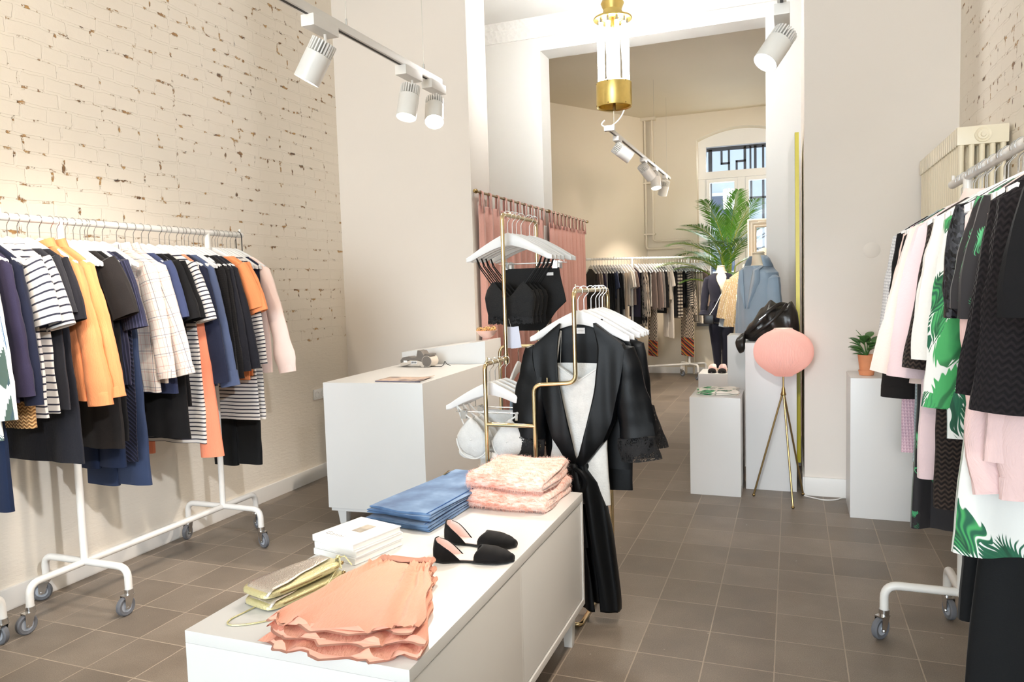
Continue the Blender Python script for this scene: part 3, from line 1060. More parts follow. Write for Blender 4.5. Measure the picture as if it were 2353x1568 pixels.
def rail_rack(label, x, ya, yb, zr=1.81, along='y', flip=1, group='white clothes rails on castors', casters=True, seed=1):
    """posts at ya and yb; rail and base tube overshoot them"""
    root = thing('clothes_rail', label, 'clothes rail', (x, (ya + yb) / 2, 0), 0, group)
    rnd = random.Random(seed)
    yc = (ya + yb) / 2
    R = .0165
    def put(m, name, mat=M['white_metal']):
        o = m.build(name, mat, root); return o
    def T(u, v, z):      # u = across, v = along relative to the centre
        return (u, v, z) if along == 'y' else (v, -u, z)
    h = (yb - ya) / 2
    put(MB().tube([T(0, -h - .285, zr), T(0, h + .285, zr)], R, 14), 'hanging_rail')
    for s in (-1, 1):
        b = MB(); b.tube([T(0, s * (h + .27), zr + .01), T(0, s * (h + .27), zr + .035)], .006, 8); put(b, 'end_stop')
    put(MB().tube(fillet([T(0, -h - .275, .105), T(0, -h - .275, .215), T(0, h + .275, .215), T(0, h + .275, .105)], .075, 7), R, 14), 'base_tube')
    for s in (-1, 1):
        put(MB().tube([T(0, s * h, .215), T(0, s * h, zr)], R, 14), 'post')
        put(MB().tube(fillet([T(-.268, s * h, .105), T(-.268, s * h, .218), T(.268, s * h, .218), T(.268, s * h, .105)], .075, 7), R, 14), 'foot_tube')
    k = 0
    for u, v in ((-.268, -h), (.268, -h), (-.268, h), (.268, h), (0, -h - .275), (0, h + .275)):
        p = T(u, v, .105)
        caster(root, p[0], p[1], .105, rnd.uniform(0, 6.28) if seed else [0, 0, 0, 0, 0, 0][k], (0, 0, 0)); k += 1
    return root


RZ = 1.81
HZ = RZ - .085
rail_rack('white clothes rail on castors along the brick wall, full of navy and striped clothes', -3.12, 2.436, 3.342, RZ, seed=5)
rail_rack('white clothes rail on castors at the bottom left edge, only its foot in the picture', -3.12, .86, 1.765, RZ, seed=9)
rail_rack('white clothes rail on castors at the right, full of pink, leaf print and black clothes', .612, 2.31, 3.19, RZ, seed=21)

# ------------------------------------------------------------------ left rail
def hl(a, b): return ' '.join((a + b).split()[:16]).rstrip(',')


GL = 'clothes on the left rail'
LX = -3.12
def Lg(kind, label, cat, y, mat, L, seed, hg=True, clip=False, tw=0.0, **kw):
    if kw.get('sleeve'): kw['sleeve'] = (kw['sleeve'][0] + .034,) + tuple(kw['sleeve'][1:])
    g = garment(kind, label, cat, (LX, y, HZ + .012), mat, L + .034, seed=seed, rotz=tw, group=GL, **kw)
    if hg: hanger(hl('white hanger with the ', label), (LX, y, HZ), tw)
    return g
def Lt(kind, label, cat, y, mat, top, L, hw, hem, seed, tw=0.0, **kw):
    g = hung_trousers(kind, label, cat, (LX, y, HZ), mat, top, L, hw, hem, seed=seed, rotz=tw, group=GL, **kw)
    hanger(hl('white clip hanger with the ', label), (LX, y, HZ), tw, clip=True)
    return g


Lg('blouse', 'blue and white watercolour print blouse at the left edge of the photo', 'blouse', 1.955, F['floral'], .80, 3, sleeve=(.60, .06, .06, .05), fold=.012)
Lt('trousers', 'long ink navy trousers at the left end of the rail', 'trousers', 1.985, F['trouser_navy'], .16, 1.13, .16, .19, 5)
Lg('jacket', 'purple navy jacket, first on the left rail', 'jacket', 2.03, F['navy_purple'], .66, 7, sleeve=(.52, .045, .062, .052), collar=True)
Lg('jacket', 'dark navy jacket behind the purple navy jacket', 'jacket', 2.075, F['navy'], .66, 8, sleeve=(.56, .05, .062, .052), collar=True)
Lt('skirt', 'straw coloured knitted skirt on a clip hanger', 'skirt', 2.10, F['straw'], .16, .80, .19, .20, 9, legs=False)
Lg('t_shirt', 'navy striped t-shirt, first of two at the left end', 't-shirt', 2.14, F['stripe'], .74, 11, sleeve=(.24, .075, .075, .082), hem=.23, neck=.10)
Lg('t_shirt', 'navy striped t-shirt just behind the first striped one', 't-shirt', 2.19, F['stripe'], .73, 12, sleeve=(.25, .085, .072, .078), hem=.225, neck=.10)
Lg('dress', 'charcoal textured dress with short sleeves, left of the orange blouses', 'dress', 2.235, F['charcoal'], .72, 13, sleeve=(.20, .06, .07, .062), hem=.24)
Lg('dress', 'longer dark charcoal dress with rolled short sleeves', 'dress', 2.28, F['charcoal_dark'], .965, 14, sleeve=(.23, .07, .068, .062), hem=.25, waist=.95)
Lg('blouse', 'orange long sleeved blouse with buttoned cuff, left one of the pair', 'blouse', 2.335, F['orange'], .70, 15, sleeve=(.60, .09, .062, .066, .03, .15), cuff=.07, collar=True, fold=.014, button=True)
Lg('blouse', 'orange long sleeved blouse with open cuff, right one of the pair', 'blouse', 2.39, F['orange'], .68, 16, sleeve=(.57, .135, .064, .058, .03, .12), cuff=.055, collar=True, fold=.014)
Lg('t_shirt', 'washed black t-shirt with wide short sleeve beside the orange blouses', 't-shirt', 2.50, F['brown_black'], .95, 17, sleeve=(.22, .09, .075, .078), hem=.22, fold=.014)
Lg('t_shirt', 'black t-shirt hanging behind the washed black one', 't-shirt', 2.535, F['black'], .92, 18, hem=.22)
Lg('blouse', 'navy pinstripe blouse next to the black t-shirts', 'blouse', 2.575, F['pinstripe'], .66, 19, sleeve=(.28, .07, .07, .07), fold=.014)
Lg('dress', 'dark navy dress with diagonal ribs falling to a point', 'dress', 2.61, F['diag'], 1.04, 20, hem=.19, fold=.016, sh=.19)
Lt('trousers', 'slate blue wide trousers on a clip hanger', 'trousers', 2.655, F['trouser_blue'], .155, 1.20, .16, .20, 21)
Lt('trousers', 'short ink navy trousers left of the slate blue trousers', 'trousers', 2.56, F['trouser_navy'], .16, 1.09, .13, .16, 121)
Lg('shirt', 'pale plaid shirt with rolled cuffs, left one of the pair', 'shirt', 2.735, F['plaid'], .72, 22, sleeve=(.53, .08, .064, .054), cuff=.05, collar=True, fold=.013)
Lg('shirt', 'pale plaid shirt with rolled cuffs, right one of the pair', 'shirt', 2.785, F['plaid'], .68, 23, sleeve=(.52, .13, .066, .056), cuff=.05, collar=True, fold=.013)
Lg('dress', 'dusk blue dress with short sleeves behind the plaid shirts', 'dress', 2.835, F['blue_navy'], .74, 24, sleeve=(.25, .08, .066, .066), fold=.014)
Lg('dress', 'black dress with a pointed short sleeve next to the dusk blue dress', 'dress', 2.885, F['black'], .98, 25, sleeve=(.26, .10, .068, .07), hem=.24)
Lg('top', 'plain black top left of the striped dress', 'top', 2.93, F['black'], .82, 26, sleeve=(.26, .09, .066, .066))
Lg('dress', 'navy striped dress with three quarter sleeves in the middle of the rail', 'dress', 3.00, F['stripe_fine'], 1.03, 27, sleeve=(.27, .09, .066, .066), hem=.24, fold=.012)
Lg('blouse', 'sheer coral blouse with a long hanging tail', 'blouse', 3.035, F['coral_sheer'], .60, 28, hem=.18, fold=.010, sh=.19, sleeve=(.99, .06, .04, .075, .0))
Lg('coat', 'dark blue grey shirt dress, left one of the pair', 'dress', 3.065, F['navy'], .72, 29, sleeve=(.60, .10, .062, .055), fold=.014)
Lg('coat', 'blue grey shirt dress with a folded cuff, right one of the pair', 'dress', 3.115, F['blue_grey'], .74, 30, sleeve=(.62, .125, .064, .058), cuff=.10, fold=.014)
hanger('empty white hanger right of the blue grey shirt dress', (LX, 3.15, HZ))
hanger('second empty white hanger right of the blue grey shirt dress', (LX, 3.17, HZ))
Lg('cardigan', 'black cardigan, first of four black knits', 'cardigan', 3.20, F['black_knit'], .70, 31, sleeve=(.60, .055, .06, .045))
Lg('cardigan', 'black cardigan, second of four black knits', 'cardigan', 3.238, F['black_knit'], .70, 32, sleeve=(.60, .065, .06, .045))
Lg('jumper', 'charcoal crepe jumper, third of four dark knits', 'jumper', 3.272, F['charcoal_dark'], .66, 33, sleeve=(.56, .08, .062, .048), cuff=.06)
Lg('jumper', 'charcoal crepe jumper, fourth of four dark knits', 'jumper', 3.303, F['charcoal_dark'], .66, 34, sleeve=(.55, .10, .062, .048), cuff=.06)
Lg('top', 'orange top left of the right-hand striped dresses', 'top', 3.378, F['orange'], .74, 35, sleeve=(.22, .08, .064, .06))
Lg('top', 'second orange top, touching the striped dress', 'top', 3.402, F['orange'], .72, 36, sleeve=(.24, .10, .064, .06))
Lg('dress', 'finely striped dress with short sleeves near the end of the rail', 'dress', 3.422, F['stripe_fine'], .98, 37, sleeve=(.54, .07, .058, .05), hem=.24)
Lg('dress', 'finely striped dress behind the first finely striped one', 'dress', 3.458, F['stripe_fine'], .98, 38, hem=.25)
Lt('trousers', 'black trousers under the finely striped dresses', 'trousers', 3.495, F['trouser_black'], .16, 1.30, .15, .17, 39)
Lg('dress', 'navy dress in front of the blush blouse', 'dress', 3.525, F['navy'], .66, 40, hem=.2)
Lg('blouse', 'blush pink blouse with long puffed sleeve at the end of the rail', 'blouse', 3.565, F['blush'], .72, 41, sleeve=(.60, .13, .062, .055, .03, .35), cuff=.05, fold=.014)
for k, y in enumerate((2.42, 2.44, 2.46)):
    hanger('bare white hanger, %s of three between orange blouse and black t-shirt' % ('first', 'second', 'third')[k], (LX, y, HZ))
# black strap hung over the rail end
st = thing('bag_strap', 'thin black strap looped over the far end of the left rail', 'strap', (LX, 3.60, RZ))
MB().tube(fillet([(.03, -.01, -.22), (.022, 0, 0), (0, 0, .024), (-.022, 0, 0), (-.03, .01, -.30)], .02, 5), .004, 6, flat=.5).build('strap', M['black'], st)

# ------------------------------------------------------------------ right rail
GR = 'clothes on the right rail'
RX = .612
def Rg(kind, label, cat, y, mat, L, seed, hg=True, tw=0.0, **kw):
    if kw.get('sleeve'): kw['sleeve'] = (kw['sleeve'][0] + .034,) + tuple(kw['sleeve'][1:])
    g = garment(kind, label, cat, (RX, y, HZ + .012), mat, L + .034, seed=seed, rotz=tw, group=GR, **kw)
    if hg: hanger(hl('white hanger with the ', label), (RX, y, HZ), tw)
    return g
def Rt(kind, label, cat, y, mat, top, L, hw, hem, seed, tw=0.0, **kw):
    g = hung_trousers(kind, label, cat, (RX, y, HZ), mat, top, L, hw, hem, seed=seed, rotz=tw, group=GR, **kw)
    hanger(hl('white clip hanger with the ', label), (RX, y, HZ), tw, clip=True)
    return g


Rg('jumper', 'white and grey knitted jumper at the far end of the right rail', 'jumper', 3.30, F['grey_knit'], .52, 51, sleeve=(.42, .05, .056, .045), hem=.24)
Rg('jacket', 'black jacket beside the white and grey jumper', 'jacket', 3.23, F['black'], .60, 52, sleeve=(.30, .02, .055, .045), asym=.3)
Rg('blouse', 'thin blush blouse squeezed beside the black jacket', 'blouse', 3.12, F['blush'], .62, 53, sleeve=(.38, .035, .05, .045), asym=.3)
Rg('coat', 'black coat with rolled sleeve left of the cream coat', 'coat', 3.02, F['brown_black'], .66, 54, sleeve=(.585, .045, .058, .06), cuff=.05, asym=.3)
Rg('jumper', 'pink basket knit jumper hanging low behind the cream coat', 'jumper', 3.08, F['pink_knit'], .92, 57, hem=.23)
Rg('dress', 'ice blue knitted dress hanging low behind the cream coat', 'dress', 2.97, F['ice_knit'], .93, 58, hem=.20)
Rg('dress', 'long dark green leaf print dress hanging low beside the pedestal', 'dress', 2.90, F['leaf_dark'], 1.15, 59, hem=.21, fold=.02, kf=40)
Rg('coat', 'cream boucle coat with a wide swinging sleeve', 'coat', 2.80, F['cream_wool'], .62, 55, sleeve=(.475, .105, .07, .062, .0), hem=.24, th=.022, th_hem=.03, fold=.010, collar=True, asym=.2)
Rg('coat', 'blush wool coat right behind the cream boucle coat', 'coat', 2.68, F['blush_wool'], .915, 56, sleeve=(.47, .06, .062, .068), hem=.23, th=.022, th_hem=.035, fold=.012, asym=.3)
Rg('coat', 'dark brown textured knit coat', 'coat', 2.54, F['brown_knit'], .97, 60, sleeve=(.43, .035, .058, .058, .0), hem=.20, th=.022, th_hem=.03, asym=.3)
Rg('jacket', 'white jacquard jacket with rounded front edge', 'jacket', 2.40, F['white_jacquard'], .50, 61, sleeve=(.385, .035, .058, .056), hem=.22, th=.022, fold=.008, asym=.3)
Rg('blouse', 'white palm leaf print blouse behind the black sequin top', 'blouse', 2.27, F['leaf'], .70, 62, sleeve=(.50, .03, .055, .050, .01), cuff=.05, fold=.014, asym=.3)
Rg('top', 'black sequin top with a pointed sleeve', 'top', 2.12, F['sequin_black'], .40, 63, sleeve=(.25, .03, .06, .03), hem=.2, th=.02, asym=.3)
Rg('blouse', 'blush crepe blouse with a big buttoned cuff', 'blouse', 2.03, F['blush_crepe'], .66, 64, sleeve=(.62, -.02, .052, .056, .045, .25, -.17), cuff=.085, fold=.014, button=True, th=.02, asym=.3)
Rg('blouse', 'black blouse with green leaf print, left one of the pair', 'blouse', 1.93, F['leaf_dark'], .60, 65, sleeve=(.22, .03, .056, .05), hem=.2, asym=.3)
Rg('blouse', 'black blouse with green leaf print, right one of the pair', 'blouse', 1.875, F['leaf_dark'], .60, 66, sleeve=(.24, .02, .056, .05), hem=.2, asym=.3)
Rg('coat', 'black quilted coat, left one of the pair', 'coat', 1.80, F['quilt'], .50, 67, sleeve=(.40, .028, .058, .058, .0), hem=.22, th=.022, th_hem=.03, fold=.008, asym=.3)
Rg('blouse', 'second blush crepe blouse under the black quilted coats', 'blouse', 1.84, F['blush_crepe'], .66, 69, sleeve=(.62, -.06, .05, .055, .0, .2), cuff=.06, fold=.012, asym=.3)
Rg('coat', 'black quilted coat at the right edge of the photo', 'coat', 1.72, F['quilt'], .53, 68, sleeve=(.42, .02, .058, .06, .0), hem=.22, th=.022, th_hem=.03, fold=.008, asym=.3)
Rg('dress', 'white palm leaf print dress hanging below the black quilted coat', 'dress', 1.93, F['leaf'], .90, 70, hem=.27, th=.014, th_hem=.025, fold=.014)
Rt('trousers', 'wide black trousers in front at the right edge of the photo', 'trousers', 1.985, F['trouser_black'], .16, 1.38, .16, .22, 71, fold=.012, th=.02)
Rt('trousers', 'narrower black trousers beside the leaf print dress', 'trousers', 2.11, F['trouser_black'], .16, 1.155, .18, .21, 72, fold=.008, th=.016)
Rg('top', 'black top with short sleeve at the very right edge', 'top', 1.54, F['black'], .40, 73, sleeve=(.22, .02, .055, .05), hem=.2, asym=.3)
for k, y in enumerate((2.20, 2.35, 2.49, 2.53, 2.64, 2.69, 2.92)):
    hanger('bare white hanger, number %s from the front on the right rail' % ('one', 'two', 'three', 'four', 'five', 'six', 'seven')[k], (RX, y, HZ))
# ================================================================== brass display rack with lingerie and the black robe
BR = M['brass']; rb = .0095
XA, XB, XC_ = -1.245, -1.022, -.838
YF = 2.92
rack = thing('garment_rack', 'stepped brass tube garment rack with lingerie and a black robe behind the white sideboard', 'clothes rack', (-1.04, 3.2, 0))
def bt(name, pts, r=rb, rad=.04, parent=None, lab=None):
    m_ = MB(); m_.tube(fillet(pts, rad, 6), r, 12)
    o = m_.build(name, BR, rack, label=lab); o.location = -Vector(rack.location); return o
bt('robe_hoop', [(XB, YF, .011), (XB, YF, 1.032), (XC_, YF, 1.045), (XC_, YF, 1.425), (XC_, 3.52, 1.425), (XC_, 3.52, .011)], rad=.036)
bt('low_hoop', [(XA, YF, .011), (XA, YF, 1.117), (XA, 3.19, 1.117)], rad=.03)
bt('tall_hoop', [(XA, 3.18, 1.09), (XA, 3.18, 1.785), (XA, 3.66, 1.785), (XA, 3.66, .011)], rad=.03)
bt('rear_hoop', [(-1.47, 3.66, .011), (-1.47, 3.66, 1.135), (-.98, 3.66, 1.135), (-.98, 3.66, .011)], rad=.05)
bt('crossbar', [(XA, YF, .855), (XB, YF, .855)], rad=.001)
bt('floor_frame', [(XA, YF, .011), (XC_, YF - .01, .011), (XC_, 3.52, .011)], rad=.03)
bt('floor_bar', [(-1.47, 3.66, .011), (-.98, 3.66, .011), (-.86, 3.52, .011)], rad=.03)
for k, (x, y, z) in enumerate(((XA, YF + .03, 1.117), (XC_, YF + .03, 1.425), (XB + .06, YF, 1.036))):
    bt('hook_pin', [(x, y, z), (x, y, z + .028)], .003, .001)
c_ = MB(); c_.tube([(XA, 3.18, 1.10), (XA, 3.18, 1.14)], .0125, 12); c_.build('collar', BR, rack).location = -Vector(rack.location)

GB = 'black robes and dresses on the brass rack'
RBZ = 1.425 - .085
ry = 2.985
# ---- the robe: open front, tied at the waist
robe = thing('robe', 'long black satin robe tied at the waist at the front of the brass rack', 'robe', (XC_, ry, RBZ - .022), 0, GB)
NT_ = 56
def robe_shell(rows, seed):
    rings = []; uvs = []
    rnd = random.Random(seed); ph = [rnd.uniform(0, 6.28) for _ in range(5)]
    for (z, hw, ht, e, cx, fa) in rows:
        ring = []
        for j in range(NT_ + 1):
            # from the left front edge round the back to the right front edge
            t_ = j / NT_
            if t_ < .28:
                s_ = t_ / .28; x = lerp(-e, -hw, s_); y = -ht * (1 - .25 * s_ ** 3)
                if s_ > .9: y *= .6
            elif t_ <= .72:
                s_ = (t_ - .28) / .44; x = lerp(-hw, hw, s_); y = ht * (1 - .5 * abs(2 * s_ - 1) ** 4) * (1 if .03 < s_ < .97 else .2)
            else:
                s_ = (t_ - .72) / .28; x = lerp(hw, e, s_); y = -ht * (1 - .25 * (1 - s_) ** 3)
                if s_ < .1: y *= .6
                y -= .004
            f_ = sin(x * 46 + ph[0] - z * 3) * .7 + sin(x * 83 + ph[1] + z * 2) * .4
            y += fa * f_
            q = (x + cx + .003 * nz((x, z, y), 12, seed), y, z + .004 * nz((x, y, z), 9, seed + 1))
            ring.append(q); uvs.append((x, -z))
        rings.append(ring)
    b = MB(); b.loft(rings, False, False, False, uvs)
    return b
rows = [(-.028, .078, .026, .070, 0, 0), (-.05, .11, .028, .074, 0, 0), (-.08, .15, .026, .080, 0, 0), (-.115, .198, .026, .086, 0, .001), (-.14, .212, .028, .088, 0, .002),
        (-.20, .205, .034, .086, 0, .004), (-.28, .19, .04, .078, 0, .006), (-.36, .172, .045, .062, .0, .008), (-.44, .15, .05, .044, 0, .009), (-.52, .118, .052, .026, -.002, .010),
        (-.58, .075, .048, .010, -.008, .011), (-.625, .042, .036, -.012, -.014, .010), (-.65, .046, .036, -.012, -.014, .010), (-.70, .075, .042, .006, .0, .012), (-.80, .092, .045, .012, .015, .014),
        (-.95, .098, .047, .014, .035, .016), (-1.1, .095, .047, .012, .055, .016), (-1.22, .092, .047, .010, .068, .016), (-1.25, .09, .047, .010, .07, .016)]
fine = []
for a, b in zip(rows, rows[1:]):
    for k in range(3): fine.append(tuple(lerp(p, q, k / 3) for p, q in zip(a, b)))
fine.append(rows[-1])
o = robe_shell(fine, 3).build('body', F['robe'], robe)
sd = o.modifiers.new('thick', 'SOLIDIFY'); sd.thickness = .0022; sd.offset = 0
for s in (-1, 1):
    p1 = (s * .24 + (.0 if s > 0 else .0), -.004, -.50 - (.02 if s < 0 else 0))
    m_, e, d = sleeve_mesh((s * .165, 0, -.13), p1, (s * .015, 0, .015), .066, .078, .42, 18, 20, 4 + s, .007)
    so = m_.build('sleeve', F['robe'], robe)
    sleeve_mesh(e - d * .01, e + d * .10, (0, 0, 0), .078, .086, .40, 20, 8, 9 + s, .008, 0, False)[0].build('lace_cuff', F['robe_lace'], so, label='see-through black lace cuff')
# tie belt: band, knot, two loops and two tails
bl = MB()
bl.tube([(-.014 + .048 * cos(a), .0 + .042 * sin(a), -.635) for a in [2 * pi * k / 20 for k in range(21)]], .012, 8, flat=.4)
bl.ball((-.02, -.055, -.632), .02, 10, sz=.9, sy=.7)
for s in (-1, 1):
    bl.tube(fillet([(-.02, -.06, -.635), (-.02 + s * .035, -.075, -.645), (-.02 + s * .058, -.07, -.69), (-.02 + s * .03, -.066, -.74), (-.02 + s * .012, -.062, -.70), (-.02, -.06, -.64)], .03, 4), .011, 6, flat=.45)
    bl.tube(fillet([(-.02, -.06, -.635), (-.02 + s * .02, -.068, -.72), (-.02 + s * .028 + .02, -.07, -.92 - s * .05)], .1, 5), .012, 6, flat=.3)
bl.build('tie_belt', F['robe'], robe)
cl = MB()
P = [(-.070, -.024, -.03), (-.045, .018, -.028), (0, .0255, -.030), (.045, .018, -.028), (.070, -.024, -.03)]
cl.tube(fillet([(-.06, .012, -.032), (-.03, .022, -.029), (0, .0255, -.028), (.03, .022, -.029), (.06, .012, -.032)], .03, 4), .010, 6, flat=.3); cl.build('neck_band', F['robe'], robe)
lb = MB().box(-.021, .021, .0205, .0215, -.075, -.05).build('neck_label', M['label'], robe, label='white woven label lettered GANNI')
text_mesh('label_lettering', 'GANNI', .0098, (0, .0202, -.0625), (pi / 2, 0, 0), M['ink'], lb, .0001, offset=-.0002, spacing=1.12)
hanger('white hanger carrying the long black robe', (XC_, ry, RBZ))

# ---- white lace slip dress inside the robe
slip = thing('slip_dress', 'white lace slip dress worn inside the open black robe', 'dress', (XC_, ry + .004, RBZ - .022), 0, GB)
rows = [(-.20, .105, .016, 0, 0, 0), (-.24, .125, .018, .001, 0, 0), (-.32, .135, .020, .003, 0, 0), (-.45, .12, .020, .004, -.005, 0), (-.56, .12, .02, .005, -.01, .0), (-.68, .135, .02, .006, -.02, 0), (-.80, .15, .02, .007, -.03, 0), (-.803, .147, .012, .007, -.03, 0)]
fine = []
for a, b in zip(rows, rows[1:]):
    for k in range(4): fine.append(tuple(lerp(p, q, k / 4) for p, q in zip(a, b)))
b = MB(); rg = cloth_body(b, fine, 12, 48, 30, rough=.003)
for i, q in enumerate(b.v):      # scoop the front neckline
    if q[1] < .002 and q[2] > -.27:
        b.v[i] = (q[0], q[1], q[2] - .065 * max(0, 1 - abs(q[0]) / .10) * (q[2] + .27) / .07)
o = b.build('body', F['white_lace'], slip)
for s in (-1, 1):
    MB().tube(fillet([(s * .10, -.012, -.205), (s * .088, -.004, -.10), (s * .08, .012, -.05), (s * .09, .016, -.20)], .03, 4), .004, 6, flat=.4).build('strap', F['white_lace'], slip)
nb = MB(); nb.tube([(x, -.0185, -.205 - .066 * max(0, 1 - abs(x) / .10)) for x in [-.10 + .2 * k / 24 for k in range(25)]], .003, 6); nb.build('neckline_trim', plain('white_lace_trim', C(236, 236, 234), .8, bump=.5, nscale=400), slip)

# ---- garments behind the robe
hanger('white hanger carrying the black lace dress behind the robe', (XC_ + .005, 3.06, RBZ))
g = garment('dress', 'black dress with a lace yoke and white label hanging just behind the robe', 'dress', (XC_ + .005, 3.06, RBZ - .022), F['robe'], .66, .19, .012, .006, group=GB, seed=82, neck=.085)
lb = MB().box(-.021, .021, -.0145, -.0135, -.022, .0).build('neck_label', M['label'], g, label='white woven label lettered GANNI')
text_mesh('label_lettering', 'GANNI', .0098, (0, -.0148, -.011), (pi / 2, 0, 0), M['ink'], lb, .0001, offset=-.0002, spacing=1.12)
MB().tube(fillet([(-.08, -.012, -.028), (-.05, .01, -.02), (.05, .01, -.02), (.08, -.012, -.028)], .03, 4), .012, 6, flat=.3).build('lace_neck_band', F['black_lace_dense'], g)
hanger('white hanger carrying the second black robe with lace sleeves', (XC_ + .01, 3.16, RBZ))
g = garment('robe', 'second black robe with wide see-through lace sleeves behind the tied one', 'robe', (XC_ + .01, 3.16, RBZ - .022), F['robe'], .78, .17, .016, .008, group=GB, seed=83, sleeve=(.30, .0, .06, .065), flat=.4)
for ch in [c for c in g.children if c.name.startswith('sleeve')]:
    s = 1 if ch.data.vertices[0].co.x > 0 else -1
    sleeve_mesh((s * .195, 0, -.40), (s * .235, 0, -.59), (s * .01, 0, 0), .075, .09, .4, 20, 10, 15 + s, .008, .3, False)[0].build('lace_cuff', F['robe_lace'], ch, label='see-through black lace cuff')
for k, (y, nm) in enumerate(((3.24, 'nearest'), (3.30, 'middle'), (3.36, 'farthest'))):
    hanger('empty white hanger behind the black robes on the brass rack, %s of three' % nm, (XC_ + .012, y, RBZ))

# ---- black lace bralettes on the tall hoop
THZ = 1.785 - .085
GL2 = 'black lace lingerie on the tall brass hoop'
def bralette(label, x, y, zt, mat, seed, w=.118, tagp=False, rz=0.0, group=GL2, kind='bralette'):
    t = thing(kind, label, 'lingerie', (x, y, zt), rz, group)
    rows = [(-.24, w * .95, .020, .001, 0, 0), (-.262, w, .024, .002, 0, 0), (-.30, w * 1.04, .028, .003, 0, 0), (-.345, w * 1.0, .026, .003, 0, 0), (-.385, w * .93, .022, .003, 0, 0), (-.392, w * .93, .02, .003, 0, 0)]
    fine = []
    for a, b in zip(rows, rows[1:]):
        for k in range(3): fine.append(tuple(lerp(p, q, k / 3) for p, q in zip(a, b)))
    b = MB(); cloth_body(b, fine, seed, 48, 30, rough=.002)
    for i, q in enumerate(b.v):
        if q[2] > -.30:
            up = (q[2] + .30) / .065
            d_ = abs(abs(q[0]) - w * .62) / w
            b.v[i] = (q[0], q[1], q[2] + up * (.02 - .15 * d_))
    o = b.build('cup_band', mat, t)
    hb = MB(); rings = []; uvs = []
    for zz, k in ((-.386, 1.0), (-.405, 1.01), (-.425, 1.02)):
        rings.append([(w * .935 * k * cos(2 * pi * j / 72), .0235 * k * sin(2 * pi * j / 72), zz + (.005 * sin(j * 2.2) if zz < -.42 else 0)) for j in range(72)]); uvs += [(j / 72 * .5, -zz) for j in range(72)]
    hb.loft(rings, True, False, False, uvs); hb.build('lace_hem', F['robe_lace'] if mat != F['white_lace'] else mat, o, label='scalloped lace hem')
    for s in (-1, 1):
        for yy in (-.012, .012):
            MB().tube([(s * .166, 0, -.105), (s * .150, yy * .8, -.15), (s * w * .64, yy * 1.5, -.245)], .0028, 6, flat=.5).build('strap', F['robe'] if mat != F['white_lace'] else mat, t)
    if tagp:
        MB().tube([(.0, -.024, -.40), (.012, -.028, -.44)], .0008, 4).build('tag_cord', M['paper'], t)
        for dx, rr in ((0, .05), (.012, -.12)):
            q = MB().box(-.026, .026, -.0006, .0006, -.10, 0); q.xf(Matrix.Translation((.014 + dx, -.029 - dx * .3, -.438)) @ Matrix.Rotation(rr, 4, 'Y'))
            q.build('price_tag', plain('lilac_white_card', C(214, 216, 232), .6, var=.01), t, label='pale price tag card')
    return t
for k, (y, nm) in enumerate(((3.25, 'front'), (3.30, 'second'), (3.345, 'third'), (3.40, 'fourth'))):
    bralette('black lace bralette on the tall brass hoop, %s of four' % nm if k else 'front black lace bralette on the tall brass hoop with price tags', XA + .004 * k, y, THZ, F['black_lace_dense'], 90 + k, .122, k == 0)
    hanger('white hanger with the %s black lace bralette' % nm, (XA + .004 * k, y, THZ), 0)
t = thing('bodysuit', 'black lace bodysuit with pointed hip clipped behind the bralettes', 'lingerie', (XA + .02, 3.50, THZ), 0, GL2)
rows = [(-.16, .15, .01, .001, 0, 0), (-.20, .155, .014, .002, 0, 0), (-.28, .17, .016, .003, .004, 0), (-.33, .178, .016, .003, .006, 0), (-.38, .14, .016, .003, -.01, 0), (-.46, .10, .014, .003, -.03, 0), (-.48, .09, .012, .002, -.035, 0)]
fine = []
for a, b in zip(rows, rows[1:]):
    for k in range(3): fine.append(tuple(lerp(p, q, k / 3) for p, q in zip(a, b)))
b = MB(); cloth_body(b, fine, 99, 44, 30, rough=.002); o = b.build('body', F['black_lace_dense'], t)
MB().box(.09, .125, -.019, -.018, -.20, -.185).build('size_label', M['label'], t)
hanger('white clip hanger with the black lace bodysuit', (XA + .02, 3.50, THZ), 0, clip=True)
hanger('empty white clip hanger behind the black lace bodysuit', (XA + .02, 3.57, THZ), 0, clip=True)

